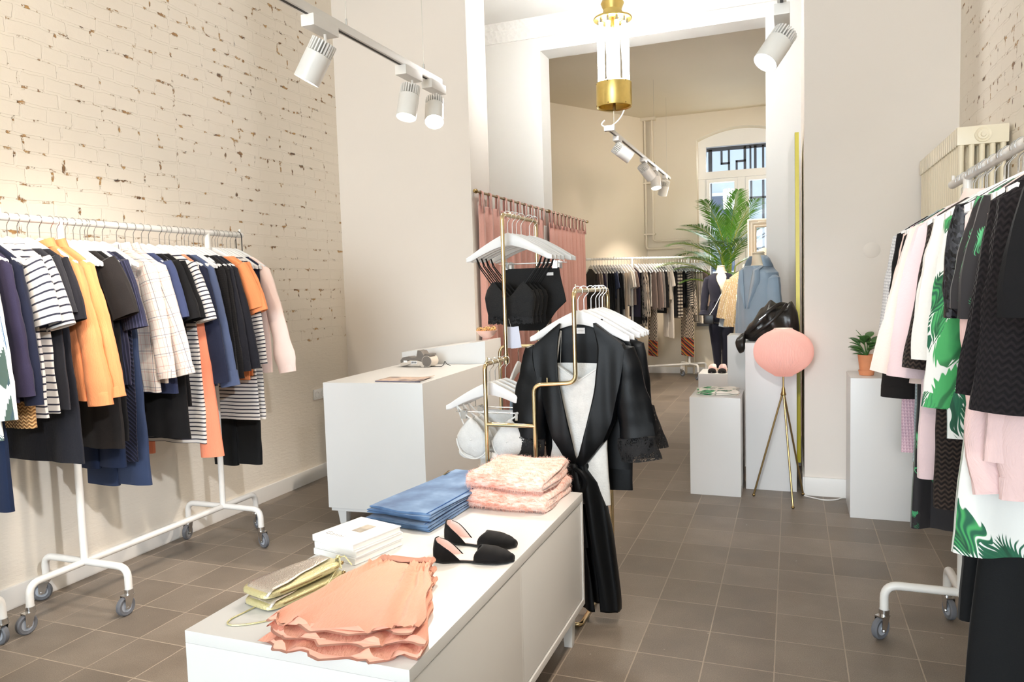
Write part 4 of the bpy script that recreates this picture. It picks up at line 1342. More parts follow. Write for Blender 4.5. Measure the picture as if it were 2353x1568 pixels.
# ---- white lace bras on the low hoop
LHZ = 1.117 - .085
GW = 'white lace lingerie on the low brass hoop'
def bra(label, x, y, zt, seed, rz=0.0):
    t = thing('bra', label, 'lingerie', (x, y, zt), rz, GW)
    for s in (-1, 1):
        c = MB(); rings = []; uvs = []
        n, m = 22, 9
        for i in range(m + 1):
            r = i / m
            ring = []
            for j in range(n):
                a = 2 * pi * j / n
                px = .078 * sgp(cos(a), .9) * r; pz = .088 * sgp(sin(a), .95) * r
                if pz > 0: px *= 1 - .55 * (pz / .088)
                dep = .022 * (1 - r * r) ** .8
                ring.append((s * .086 + px, -.012 - dep + .002 * nz((px * 3, pz * 3, 0), 14, seed), -.255 + pz + (.012 if s * px > 0 else 0) * r)); uvs.append((px, pz))
            rings.append(ring)
        c.loft(rings, True, False, False, uvs)
        o = c.build('cup', F['white_lace'], t); sd = o.modifiers.new('thick', 'SOLIDIFY'); sd.thickness = .003
        MB().tube([(s * .086 + .078 * cos(a), -.013, -.255 + .088 * sin(a)) for a in [pi + pi * k / 16 for k in range(17)]], .004, 6).build('underwire_edge', F['white_jacquard'], o)
        MB().tube([(s * .166, 0, -.105), (s * .13, -.006, -.14), (s * .086, -.012, -.168)], .0035, 6, flat=.5).build('strap', F['white_jacquard'], t)
        MB().tube([(s * .166, 0, -.105), (s * .145, .012, -.18), (s * .10, .02, -.29)], .0035, 6, flat=.5).build('strap', F['white_jacquard'], t)
    b = MB(); b.tube(fillet([(-.0, -.012, -.325), (-.13, -.010, -.33), (-.165, .006, -.31), (-.1, .022, -.30), (.1, .022, -.30), (.165, .006, -.31), (.13, -.010, -.33), (0, -.012, -.325)], .03, 4), .016, 8, flat=.16)
    b.build('band', F['white_lace'], t)
    return t
for k, (y, nm) in enumerate(((2.972, 'front'), (3.02, 'second'), (3.068, 'third'))):
    bra('white lace bra on the low brass hoop, %s of three' % nm, XA + .006 * k, y, LHZ, 110 + k)
    hanger('white hanger with the %s white lace bra' % nm, (XA + .006 * k, y, LHZ), 0, clip=(k == 0))
hung_trousers('skirt', 'white lace slip hanging behind the white bras', 'dress', (XA + .02, 3.115, LHZ), F['white_lace'], .15, .50, .13, .15, .012, 120, GW, legs=False)
hanger('white clip hanger with the white lace slip', (XA + .02, 3.115, LHZ), 0, clip=True)
# ---- edge-on hangers on the rear bar, one with a pale denim skirt
for k, (x, lb) in enumerate(((-1.365, 'white clip hanger seen edge on with a pale denim skirt, behind the white bras'), (-1.245 + .075, 'empty white clip hanger seen edge on beside the robe'))):
    hanger(lb, (x, 3.66, 1.135 - .085), pi / 2 + .08, clip=True)
hung_trousers('skirt', 'pale blue denim skirt on the rear bar of the brass rack', 'skirt', (-1.365, 3.66, 1.05), fabric('pale_denim', C(142, 160, 178), bump=.2), .15, .42, .16, .18, .016, 130, GB, pi / 2 + .08, legs=False)
# ================================================================== white sideboard and the goods on it
TZ = .615
TX0, TX1, TY0, TY1 = -1.425, -.788, 1.37, 2.81
sb = thing('sideboard', 'low white lacquered sideboard in the foreground with folded clothes on top', 'sideboard', (-1.1, 2.1, 0))
LW = M['white_lacquer']
def wb(mb, name, parent=sb, m=LW, bevel=.002, **kw):
    o = mb.build(name, m, parent, bevel=bevel, **kw)
    p = parent
    if parent.parent is None: o.location = -Vector(parent.location)
    return o
wb(MB().box(TX0, TX1, TY0, TY1, TZ - .032, TZ), 'top_panel')
wb(MB().box(TX0, TX1, TY0, TY0 + .02, .155, TZ - .032), 'end_panel')
wb(MB().box(TX0, TX1, TY1 - .02, TY1, .155, TZ - .032), 'end_panel')
wb(MB().box(TX0, TX0 + .018, TY0 + .02, TY1 - .02, .155, TZ - .032), 'back_panel')
wb(MB().box(TX0 + .018, TX1, TY0 + .02, TY1 - .02, .155, .180), 'bottom_panel')
ym = 2.09
wb(MB().box(TX0 + .018, TX1 - .004, ym - .008, ym + .008, .18, TZ - .032), 'divider')
for a, b in ((TY0 + .024, ym - .006), (ym + .006, TY1 - .024)):
    wb(MB().box(TX1 - .022, TX1 - .004, a, b, .186, TZ - .037), 'door')
wb(MB().box(TX0 + .02, TX1 - .02, TY0 + .03, TY1 - .03, .128, .155), 'plinth_frame')
for x in (TX0 + .03, TX1 - .075):
    for y in (TY0 + .04, TY1 - .085):
        wb(MB().hexa([(x + .006, y + .006, 0), (x + .039, y + .006, 0), (x + .039, y + .039, 0), (x + .006, y + .039, 0), (x, y, .128), (x + .045, y, .128), (x + .045, y + .045, .128), (x, y + .045, .128)]), 'leg')


def place(mb, loc, rz):
    return mb


# ---- three books
gBk = 'white books stacked on the sideboard'
M['page'] = plain('book_pages', C(238, 238, 236), .7, var=.02)
for k, (z, dx, dy, rz, lb) in enumerate(((TZ + .001, 0, -.01, -.25, 'white hardback book at the bottom of the stack on the sideboard'), (TZ + .0225, .002, -.007, -.24, 'white hardback book in the middle of the stack of three'),
                                          (TZ + .044, -.004, -.008, -.262, 'white hardback book on top of the stack with a grey photograph and lettering'))):
    t = thing('book', lb, 'book', (-1.312 + dx, 2.0 + dy, z), rz, gBk)
    w2, d2 = .095, .104
    MB().box(-w2, w2, -d2, d2, 0, .003).box(-w2, w2, -d2, d2, .0175, .0205).box(-w2, -w2 + .003, -d2, d2, 0, .0205).build('cover', M['paper'], t, bevel=.0008)
    MB().box(-w2 + .003, w2 - .003, -d2 + .003, d2 - .003, .003, .0175).build('pages', M['page'], t)
    if k == 2:
        tt = NT('faded_portrait_photo'); p = tt.obj()
        pm = tt.base(tt.ramp(tt.noise(p, 26, 3), [(.3, C(120, 116, 112)), (.55, C(172, 164, 152)), (.8, C(205, 198, 186))]), .6)
        MB().box(-.012, .030, -.014, .056, .0205, .0208).build('cover_photograph', pm, t, label='small grey photograph on the cover')
        text_mesh('cover_lettering', 'Ganni', .030, (-.030, -.066, .0206), (0, 0, 0), plain('grey_ink', C(120, 120, 122), .7), t, .0001, offset=-.0003, spacing=1.15)

# ---- folded jeans: two pairs on top of one another
M['denim'] = None
t = NT('blue_denim')
u, v, _ = t.sep(t.uv())
tw = t.ma('SINE', t.ma('MULTIPLY', t.ma('ADD', u, v), 1500)); n_ = t.noise(t.obj(), 10, 3)
c = t.ramp(t.ma('ADD', n_, t.ma('MULTIPLY', tw, .05)), [(.3, C(56, 86, 128)), (.55, C(88, 122, 164)), (.75, C(122, 152, 190))])
t.bump(tw, .2, .001)
M['denim'] = t.base(c, .85, 0, **{'Sheen Weight': .2})
M['denim_dark'] = fabric('dark_denim', C(58, 96, 156), weave='fine', var=.15)
M['zip'] = plain('brass_zip', C(150, 128, 88), .35, .8)


def slab(rings_fn, n=40, m=30):
    """closed cross sections along a direction; rings_fn(t) -> list of n points"""
    b = MB(); rings = [rings_fn(i / m) for i in range(m + 1)]
    uvs = []
    for i, r in enumerate(rings):
        L = 0
        for j, p in enumerate(r):
            if j: L += (Vector(p) - Vector(r[j - 1])).length
            uvs.append((L, i / m * .5))
    b.loft(rings, True, True, True, uvs)
    return b


def fold_section(w, h, n, wav=0.0, ph=0.0, k=5):
    """rounded flat cross-section in (a, z), from 0 to h"""
    out = []
    for j in range(n):
        a = 2 * pi * j / n
        x = w * sgp(cos(a), .35); z = h / 2 + h / 2 * sgp(sin(a), .5)
        if sin(a) > 0: z += wav * sin(x / w * k + ph)
        out.append((x, z))
    return out


def jeans(label, loc, rz, z0, th, L, w0, w1, seed):
    t = thing('jeans', label, 'jeans', (loc[0], loc[1], z0), rz, 'folded jeans on the sideboard')
    nl = 3
    for q in range(nl):
        zz = th / nl * q; hh = th / nl * .98
        def fn(s, q=q, zz=zz, hh=hh):
            wd = lerp(w0, w1, s) * (1 - .02 * q); y = -L / 2 + L * s + .006 * sin(q * 2.1 + seed) * (1 - s)
            sec = fold_section(wd, hh, 40, .0012, q + seed + s * 4)
            return [(x + .006 * sin(s * 5 + q + seed) + .004 * (q - 1), y + .008 * sin(x * 22 + q + seed) * (1 - s), zz + z + .006 * s * (q + 1) / nl) for x, z in sec]
        slab(fn, 40, 22).build('folded_leg', M['denim'] , t)
    s_ = MB()
    for x in (w0 * .86,):
        s_.tube([(lerp(x, x * w1 / w0, i / 12) , -L / 2 + L * i / 12, th + .0005 + .0055 * i / 12) for i in range(13)], .0018, 5)
    s_.build('side_seam', M['denim_dark'], t)
    wbm = MB()
    def fw(s):
        sec = fold_section(w1 * 1.0, th * .62, 36, .002, s)
        return [(x, L / 2 - .045 + .05 * s + .012 * cos(x * 9), z + th * .42) for x, z in sec]
    slab(fw, 36, 4).build('waistband', M['denim_dark'], t)
    zp = MB(); zp.box(-.006, .006, -.055, 0, 0, .002)
    for i in range(14): zp.box(-.004, .004, -.053 + i * .0038, -.0512 + i * .0038, .002, .0032)
    zp.xf(Matrix.Translation((-w1 * .93, L / 2 - .05, th * .95 + .008)) @ Matrix.Rotation(.25, 4, 'Z') @ Matrix.Rotation(-.5, 4, 'Y')).build('zip', M['zip'], t, label='brass zip')
    return t
jeans('folded blue jeans lying under the other pair', (-1.272, 2.505), -.11, TZ + .001, .026, .58, .142, .125, 1)
jeans('folded blue jeans with brass zip, on top of the other pair', (-1.268, 2.51), -.12, TZ + .034, .026, .56, .140, .123, 2.4)

# ---- two fuzzy pink jumpers
t = NT('fuzzy_pink_melange_knit')
p = t.obj()
n1 = t.noise(t.vmul(p, (.6, 2.2, 2.2)), 46, 4, .7); n2 = t.noise(p, 9, 2)
fc_ = t.ramp(t.ma('ADD', t.ma('MULTIPLY', n1, .8), t.ma('MULTIPLY', n2, .25)), [(.36, C(206, 128, 112)), (.46, C(236, 172, 152)), (.56, C(244, 208, 197)), (.68, C(248, 232, 227))])
t.bump(n1, .5, .006)
M['fuzz'] = t.base(fc_, .9, 0, **{'Sheen Weight': .5})


def fuzzy_jumper(label, x, y, z0, w, d, h, rz, seed):
    t = thing('jumper', label, 'jumper', (x, y, z0), rz, 'folded fuzzy pink jumpers')
    rnd = random.Random(seed)
    allv = MB()
    parts = []
    # one thick knit folded double: the fold rolls over at the front, both layers end free at the back and the right
    tk = h * .47
    def sec(dd, e):
        pts = []
        hh = h * (.80 + .20 * e)
        t2 = tk * (.85 + .15 * e)
        r = hh / 2
        for q in range(7): pts.append((lerp(dd, -dd + r, q / 6), 0))
        for q in range(1, 12): a = pi * q / 12; pts.append((-dd + r - r * sin(a), r - r * cos(a)))
        for q in range(7): pts.append((lerp(-dd + r, dd * .97, q / 6), hh))
        for q in range(1, 4): a = pi * q / 4; pts.append((dd * .97 + t2 * .45 * sin(a), hh - t2 / 2 + t2 / 2 * cos(a)))
        for q in range(7): pts.append((lerp(dd * .97, -dd + r * 1.1, q / 6), hh - t2))
        for q in range(7): pts.append((lerp(-dd + r * 1.1, dd, q / 6), t2))
        for q in range(1, 4): a = pi * q / 4; pts.append((dd + t2 * .45 * sin(a), t2 / 2 + t2 / 2 * cos(a)))
        return pts
    def fn(s):
        xx = lerp(-w, w, s)
        e = min(1, min(s, 1 - s) * 8) ** .5
        return [(xx + .007 * sin(a * 22 + seed) - .010 * (1 - e) * (b_ / h - .5) ** 2, a + .008 * sin(s * 5 + seed) + (.02 * s if b_ > h * .5 else 0), max(.0005, b_ + .0025 * sin(s * 9 + a * 30 + seed) + (.006 * sin(a * 14) * (s > .9) if b_ > h * .6 else 0))) for a, b_ in sec(d * (.97 + .03 * e), e)]
    m_ = slab(fn, 44, 44)
    m_.build('folded_knit', M['fuzz'], t, sharp=80)
    allv.add(m_.v, m_.f)
    # fuzz: fine fibres
    fz_ = MB()
    vv, ff = [], []
    for i in range(9000):
        f = allv.f[rnd.randrange(len(allv.f))]
        if len(f) != 4: continue
        a, b, c, d_ = [Vector(allv.v[k]) for k in f]
        s, u = rnd.random(), rnd.random()
        p = a * (1 - s) * (1 - u) + b * s * (1 - u) + c * s * u + d_ * (1 - s) * u
        nrm = (b - a).cross(d_ - a)
        if nrm.length < 1e-10: continue
        nrm.normalize()
        cen = Vector((0, 0, h / 2))
        if nrm.dot(p - cen) < 0: nrm = -nrm
        dr = (nrm + Vector((rnd.gauss(0, .7), rnd.gauss(0, .7), rnd.gauss(-.2, .6)))).normalized()
        ln = rnd.uniform(.006, .016)
        sd_ = dr.orthogonal().normalized() * .0004
        o_ = len(vv)
        e1 = p + dr * ln * .6; e2 = p + dr * ln + Vector((0, 0, -.003))
        vv += [p - sd_, p + sd_, e1 + sd_ * .7, e1 - sd_ * .7, e2]
        ff += [(o_, o_ + 1, o_ + 2, o_ + 3), (o_ + 3, o_ + 2, o_ + 4)]
    fz_.add(vv, ff)
    o = fz_.build('fuzzy_pile', M['fuzz'], t, smooth=False); o['kind'] = 'stuff'
    return t
fuzzy_jumper('fuzzy pink melange jumper lying underneath on the sideboard', -.998, 2.635, TZ + .003, .160, .150, .066, -.04, 3)
fuzzy_jumper('fuzzy pink melange jumper folded on top of the other one', -1.0, 2.645, TZ + .075, .156, .145, .064, -.05, 8)

# ---- black d'Orsay flats
M['suede'] = fabric('black_suede', C(13, 12, 14), weave='fine', bump=.15, sheen=.1)
M['insole'] = plain('blush_leather_insole', C(238, 216, 212), .55, var=.02)
M['sole'] = plain('black_rubber_sole', C(30, 32, 34), .55)


def flat_shoe(label, loc, rz, mirror=1, L=.25, parentloc=None, group='pair of black flats on the sideboard'):
    t = thing('flat_shoe', label, 'shoe', loc, rz, group)
    # x from heel 0 to toe L ; half width profile
    hw_t = [(0, .006), (.01, .022), (.035, .030), (.09, .026), (.13, .029), (.175, .038), (.20, .037), (.225, .027), (.243, .012), (.25, .004)]
    cur = lambda x: mirror * .006 * sin(pi * x / L)
    def hw(x): return interp(hw_t, x)
    N_ = 34
    xs = [L * (0.5 - .5 * cos(pi * i / N_)) for i in range(N_ + 1)]
    out = [(x, cur(x) - hw(x)) for x in xs] + [(x, cur(x) + hw(x)) for x in reversed(xs)]
    MB().prism(out, .003, .0085).build('sole', M['sole'], t)
    hp = [(x, cur(x) + s * hw(x) * .98) for s in (-1, 1) for x in ([q for q in xs if q < .062] if s < 0 else [q for q in reversed(xs) if q < .062])]
    MB().prism(hp, 0, .009).build('heel', M['sole'], t)
    ins = [(x * .985 + .002, cur(x) + (y - cur(x)) * .93) for x, y in out]
    MB().prism(ins, .0086, .0105).build('insole', M['insole'], t, label='blush leather insole')
    # toe cap: shell from the throat line to the toe
    rings = []; uvs = []
    xt = [lerp(.150, L - .001, i / 16) for i in range(17)]
    for x in xt:
        h = interp([(.150, .040), (.185, .036), (.215, .028), (.24, .018), (.25, .012)], x)
        ring = []
        for j in range(17):
            a = pi * j / 16
            yy = -cos(a); zz = sin(a) ** .55
            sh_ = -.016 * (abs(yy) ** 2) * (1 - (x - .150) / .1)     # throat line sweeps forward at the centre
            ring.append((x + sh_ * 0 + (-.022 * abs(yy) ** 2 if x < .151 else -.022 * abs(yy) ** 2 * max(0, 1 - (x - .15) / .05)), cur(x) + hw(x) * yy * 1.03, .006 + h * zz))
            uvs.append((yy * .04, x))
        rings.append(ring)
    b = MB(); b.loft(rings, False, False, False, uvs)
    o = b.build('toe_cap', M['suede'], t); s = o.modifiers.new('thick', 'SOLIDIFY'); s.thickness = .002; s.offset = 1
    # heel counter: wraps around the back, low at its two front ends
    rings = []; rin = []; uvs = []
    pts = []
    n = 30
    for i in range(n + 1):
        q = -1 + 2 * i / n
        x = .088 * abs(q) ** 1.5
        y = cur(x) + math.copysign(hw(max(x, .0005)), q) if abs(q) > .05 else cur(0) + q * .1
        hgt = .060 * (1 - abs(q) ** 2.4) + .006 + (.004 if abs(q) < .2 else 0)
        pts.append((x, y, hgt, q))
    for zf in (0, .25, .5, .75, 1):
        rings.append([(x + (.004 * sin(zf * pi) * -1 if abs(q) < .5 else 0) + .006 * zf * (1 - abs(q)), y * (1.04 - .10 * zf * (1 - abs(q))), .006 + (hg - .006) * zf) for x, y, hg, q in pts])
        uvs += [(q * .06, zf * .05) for x, y, hg, q in pts]
    b = MB(); b.loft(rings, False, False, False, uvs)
    o = b.build('heel_counter', M['suede'], t); s = o.modifiers.new('thick', 'SOLIDIFY'); s.thickness = .002; s.offset = 1
    b = MB(); b.loft([[(lerp(p_[0], .04, .05), p_[1] * .93, p_[2] - .001) for p_ in r] for r in rings], False, False, False, uvs)
    b.build('lining', M['insole'], t, label='blush leather lining')
    # shank between heel and toe
    text_mesh('insole_lettering', 'GANNI', .0085, (.045, cur(.045), .0107), (0, 0, pi / 2 * 0), plain('grey_stamp', C(150, 130, 128), .6) if 'grey_stamp' not in bpy.data.materials else bpy.data.materials['grey_stamp'], t, .0001)
    return t
flat_shoe('black suede flat on the sideboard, the nearer of the pair', (-1.032, 1.975, TZ + .0005), .24, 1)
flat_shoe('black suede flat on the sideboard, the farther of the pair', (-1.075, 2.145, TZ + .0005), .03, -1)

# ---- coral skirts: three laid on one another, fanning toward the front
def skirt(label, z0, th, sc, dx, dy, rz, seed, ak=1.0):
    t = thing('skirt', label, 'skirt', (-1.015 + dx, 1.655 + dy, z0), rz, 'coral skirts laid on the sideboard')
    rnd = random.Random(seed); ph = [rnd.uniform(0, 6.28) for _ in range(8)]
    N_, Mm = 110, 46
    rings = []; uvs = []
    for i in range(Mm + 1):
        s = i / Mm                          # waist -> hem
        w = sc * interp([(0, .082), (.05, .083), (.12, .096), (.45, .142), (1, .200)], s)
        h = th * (1.15 - .25 * s)
        ring = []
        for j in range(N_):
            a = 2 * pi * j / N_
            q = sgp(cos(a), .5); top = sin(a) > 0
            x = w * q
            z = h / 2 + h / 2 * sgp(sin(a), .6)
            amp = ak * (.0045 if s < .10 else .0100 * (1 - .45 * s)) * (1 if top else .4)
            fl = sin(q * 13 + ph[0] + 1.2 * s) * .5 + sin(q * 23 + ph[1] - s) * .35 + sin(q * 41 + ph[2]) * .15 + (sin(q * 60 + ph[5]) * .4 if s < .12 else 0)
            ruff = max(0, s - .86) / .14
            z += amp * fl + ruff * (.007 * sin(q * 17 + ph[3]) + .004 * sin(q * 31 + ph[4])) * (1 if top else .7)
            z = max(z, .0006)
            yy = .120 - s * .363 - .045 * s * (1 - q * q) + .025 * (1 - s) ** 3 * (q * q - .4) + ruff * .012 * sin(q * 11 + ph[6] + (0 if top else 2))
            xx = x + .03 * s * 0 + ruff * .006 * sin(q * 25 + ph[7])
            ring.append((xx - .012 * s, yy, z)); uvs.append((x + (0 if top else 1), s * .5))
        rings.append(ring)
    # tuck the hem opening in
    rings.append([(x * .992, y + .008, lerp(z, th * .5, .18)) for x, y, z in rings[-1]]); uvs += [(0, .5)] * N_
    b = MB(); b.loft(rings, True, True, True, uvs); b.build('gathered_panel', F['coral'], t, sharp=80)
    wbm = MB(); rg = []; uv2 = []
    for i in range(7):
        s = i / 6
        r = []
        for j in range(60):
            a = 2 * pi * j / 60; q = sgp(cos(a), .5)
            r.append((sc * .084 * q, .156 - .033 * s + .02 * (q * q - .4) + .0, th * .62 + th * .62 * sgp(sin(a), .6) + .0022 * sin(q * 46 + s * 2 + seed) + .002 * sin(pi * s))); uv2.append((q, s * .04))
        rg.append(r)
    wbm.loft(rg, True, True, True, uv2); wbm.build('elastic_waistband', F['coral'], t, sharp=80)
    return t
skirt('coral gathered skirt at the bottom of the stack of three', TZ + .001, .020, 1.03, .012, -.016, .135, 1)
skirt('coral gathered skirt in the middle of the stack of three', TZ + .026, .018, 1.0, .006, .0, .145, 2)
skirt('coral gathered skirt on top of the stack with its waistband toward the flats', TZ + .049, .016, .98, .0, .012, .15, 3, 1.7)

# ---- metallic clutch bags
M['silver_leather'] = plain('crackled_silver_leather', C(220, 214, 206), .25, .8, var=.12, nscale=240, bump=.5)
M['gold_leather'] = plain('crackled_pale_gold_leather', C(216, 208, 160), .32, .5, var=.15, nscale=240, bump=.5)
def clutch(label, z0, rz, dx, dy, seed, strap=False):
    t = thing('clutch_bag', label, 'bag', (-1.312 + dx, 1.665 + dy, z0), rz, 'metallic clutch bags on the sideboard')
    hw_, hl, th = .064, .140, .019
    def outline(k=1.0):
        pts = []
        for j in range(48):
            a = 2 * pi * j / 48
            x = hw_ * k * sgp(cos(a), .35); y = hl * k * sgp(sin(a), .30)
            if y > 0: x *= 1 - .28 * (y / hl) ** 2
            pts.append((x, y))
        return pts
    rings = []; uvs = []
    for z, k in ((.001, .93), (.004, 1.0), (th * .6, 1.0), (th * .9, .97), (th * 1.02, .80), (th * 1.05, .4), (th * 1.06, .02)):
        rings.append([(x, y, z + (.002 * nz((x, y, z), 22, seed) if k < .98 else 0)) for x, y in outline(k)]); uvs += [(x, y) for x, y in outline(k)]
    b = MB(); b.loft(rings, True, True, False, uvs); b.build('body', M['gold_leather'], t, sharp=60)
    # silver flap covering the left two thirds, its edge a diagonal curve
    rings = []; uvs = []
    for i in range(15):
        s = i / 14
        y = lerp(-hl * .955, hl * .86, s)
        xr = hw_ * interp([(0, .92), (.25, .80), (.6, .42), (1, .12)], s)
        xl = -hw_ * (1.0 if y < 0 else 1 - .28 * (y / hl) ** 2) * (.97 if s > .12 else lerp(.80, .97, s / .12))
        r = []
        for j in range(11):
            x = lerp(xl, xr, j / 10)
            e = min(1, (x - xl) / .014)
            r.append((x, y, th * 1.04 + .0032 + .0015 * nz((x, y, 0), 20, seed) - .012 * (1 - e) ** 2 - .012 * max(0, 1 - s * 12) ** 2))
        rings.append(r); uvs += [(q[0], q[1]) for q in r]
    b = MB(); b.loft(rings, False, False, False, uvs); o = b.build('flap', M['silver_leather'], t, sharp=60, label='silver metallic flap')
    sd = o.modifiers.new('thick', 'SOLIDIFY'); sd.thickness = .0022; sd.offset = 1
    MB().tube([(hw_ * .98, -hl * .7, th * .55), (hw_ * 1.0, 0, th * .55), (hw_ * .80, hl * .8, th * .55)], .0022, 6).build('zip_line', M['zip'], t)
    MB().ball((hw_ * .72, hl * .93, th * .8), .006, 8).build('ring', M['zip'], t)
    return t
clutch('metallic gold clutch bag at the bottom of the stack of two', TZ + .001, -.24, .010, -.004, 4)
clutch('metallic clutch bag with a silver flap on top of the stack of two', TZ + .0265, -.26, -.002, .004, 7)
cd = thing('strap_cord', 'thin pale gold leather cord trailing from the clutch bags', 'strap', (-1.25, 1.6, TZ))
P = [(-1.262, 1.80, .668), (-1.245, 1.785, .652), (-1.235, 1.74, .640), (-1.215, 1.66, .622), (-1.20, 1.58, .6175), (-1.24, 1.49, .6175), (-1.29, 1.44, .6175), (-1.335, 1.425, .6175), (-1.352, 1.45, .6175), (-1.345, 1.50, .6175), (-1.338, 1.535, .619)]
Q = []
for i in range(len(P) - 1):
    for k in range(6):
        tt = k / 6; p0 = Vector(P[max(i - 1, 0)]); p1 = Vector(P[i]); p2 = Vector(P[i + 1]); p3 = Vector(P[min(i + 2, len(P) - 1)])
        Q.append(.5 * ((2 * p1) + (p2 - p0) * tt + (2 * p0 - 5 * p1 + 4 * p2 - p3) * tt ** 2 + (3 * p1 - p0 - 3 * p2 + p3) * tt ** 3))
Q.append(Vector(P[-1]))
MB().tube(Q, .0022, 6).build('cord', M['gold_leather'], cd).location = -Vector(cd.location)
kn = MB()
for (x, y, z, dx, dy) in ((-1.26, 1.80, .662, .03, -.03), (-1.258, 1.795, .664, .045, .005), (-1.262, 1.802, .660, .012, -.05)):
    kn.tube([(x, y, z), (x + dx * .5, y + dy * .5, z + .008), (x + dx, y + dy, z - .018)], .0022, 6)
kn.ball((-1.26, 1.80, .664), .008, 8)
kn.build('knotted_ends', M['gold_leather'], cd).location = -Vector(cd.location)
# ================================================================== counter and the things on it
ct = thing('shop_counter', 'white sales counter on tapered legs against the far left wall', 'counter', (-2.36, 4.4, 0))
CZ = .905
def cpoly(x0, x1, y0, y1):
    # the counter stands a little askew
    def sk(x, y): return (x - (y - 3.75) * .045, y + (x + 2.66) * .075)
    return [sk(x0, y0), sk(x1, y0), sk(x1, y1), sk(x0, y1)]
def cb_(x0, x1, y0, y1, z0, z1, name, bevel=.002, ztl=None):
    P = cpoly(x0, x1, y0, y1)
    m_ = MB()
    if ztl is None: m_.prism(P, z0, z1)
    else: m_.hexa([(*P[0], z0), (*P[1], z0), (*P[2], z0), (*P[3], z0), (*P[0], ztl), (*P[1], z1), (*P[2], z1), (*P[3], ztl)])
    o = m_.build(name, LW, ct, bevel=bevel); o.location = -Vector(ct.location); return o
cb_(-2.655, -2.005, 3.72, 4.78, .135, CZ, 'body')
cb_(-2.645, -2.015, 3.735, 5.12, .112, .135, 'plinth')
cb_(-2.655, -2.005, 4.78, 5.125, .135, 1.068, 'raised_ledge', ztl=.99)
for x in (-2.62, -2.09):
    for y in (3.76, 5.02):
        (a, b) = cpoly(x, x, y, y)[0]
        m_ = MB().hexa([(a + .012, b + .012, 0), (a + .05, b + .012, 0), (a + .05, b + .05, 0), (a + .012, b + .05, 0), (a, b, .112), (a + .062, b, .112), (a + .062, b + .062, .112), (a, b + .062, .112)])
        m_.build('leg', LW, ct, bevel=.002).location = -Vector(ct.location)
# magazine
mg = thing('magazine', 'magazine lying at the front edge of the white counter', 'magazine', (-2.19, 3.90, CZ + .001), .03)
MB().box(-.15, .15, -.095, .095, 0, .005).build('pages', M['page'], mg)
t = NT('magazine_cover')
x, y, z = t.sep(t.obj())
tone = t.noise(t.obj(), 9, 3)
mc = t.base(t.ramp(tone, [(.35, C(205, 172, 150)), (.5, C(222, 196, 178)), (.62, C(150, 130, 122))]), .35)
rings = []
for i in range(13):
    s = i / 12
    lift = .012 * max(0, s - .6) ** 2 / .16
    rings.append([(lerp(-.15, .155, s), -.096, .0055 + lift * .3), (lerp(-.15, .155, s), .096, .0055 + lift)])
b = MB(); b.loft(rings, False); o = b.build('cover', mc, mg); sd = o.modifiers.new('thick', 'SOLIDIFY'); sd.thickness = .0012
MB().box(-.15, .15, -.0975, -.0955, 0, .006).build('spine', plain('dark_spine', C(110, 104, 118), .5), mg)
# card terminal
tm = thing('card_terminal', 'grey card payment terminal with a paper roll on the white counter', 'card terminal', (-2.46, 4.62, CZ + .001), -.05)
M['term_grey'] = plain('warm_grey_plastic', C(112, 106, 100), .45)
M['term_lite'] = plain('pale_grey_plastic', C(208, 198, 186), .45)
def prof(pts, y0, y1): return MB().prism(pts, y0, y1, axis='y')
prof([(-.145, .004), (-.14, .0), (-.05, .022), (.0, .018), (.03, 0), (.05, 0), (.055, .03), (.0, .045), (-.06, .046), (-.14, .024)], -.045, .045).build('base_shell', M['term_lite'], tm, bevel=.004)
prof([(-.143, .026), (-.06, .047), (.0, .046), (.05, .032), (.06, .07), (.03, .112), (.0, .118), (-.012, .07), (-.05, .064), (-.075, .072), (-.125, .066), (-.143, .045)], -.042, .042).build('upper_shell', M['term_grey'], tm, bevel=.004)
MB().tube([(.075, -.047, .04), (.075, .05, .04)], .040, 24).build('roll_cover', M['term_lite'], tm)
MB().tube([(.075, -.0485, .04), (.075, -.046, .04)], .037, 24).build('roll_end', M['term_grey'], tm)
MB().box(.055, .105, -.04, .04, .078, .092).build('paper_slot', M['term_grey'], tm, bevel=.003)
MB().box(-.055, -.005, -.0455, -.044, .022, .042).build('sticker', M['paper'], tm, label='white barcode sticker')
MB().box(-.115, -.085, -.0455, -.044, .03, .044).build('sticker', M['paper'], tm, label='small white sticker')
q = MB()
for k in range(11): q.box(-.052 + k * .0042, -.0502 + k * .0042 + (k % 3) * .0006, -.0459, -.0455, .026, .038)
q.build('barcode', M['ink'], tm)
MB().tube(fillet([(.05, .0, .004), (.12, -.03, .003), (.19, -.02, .004), (.20, -.01, .045), (.205, .0, .02), (.21, .05, .003)], .03, 5), .0025, 6).build('cable', M['black'], tm)
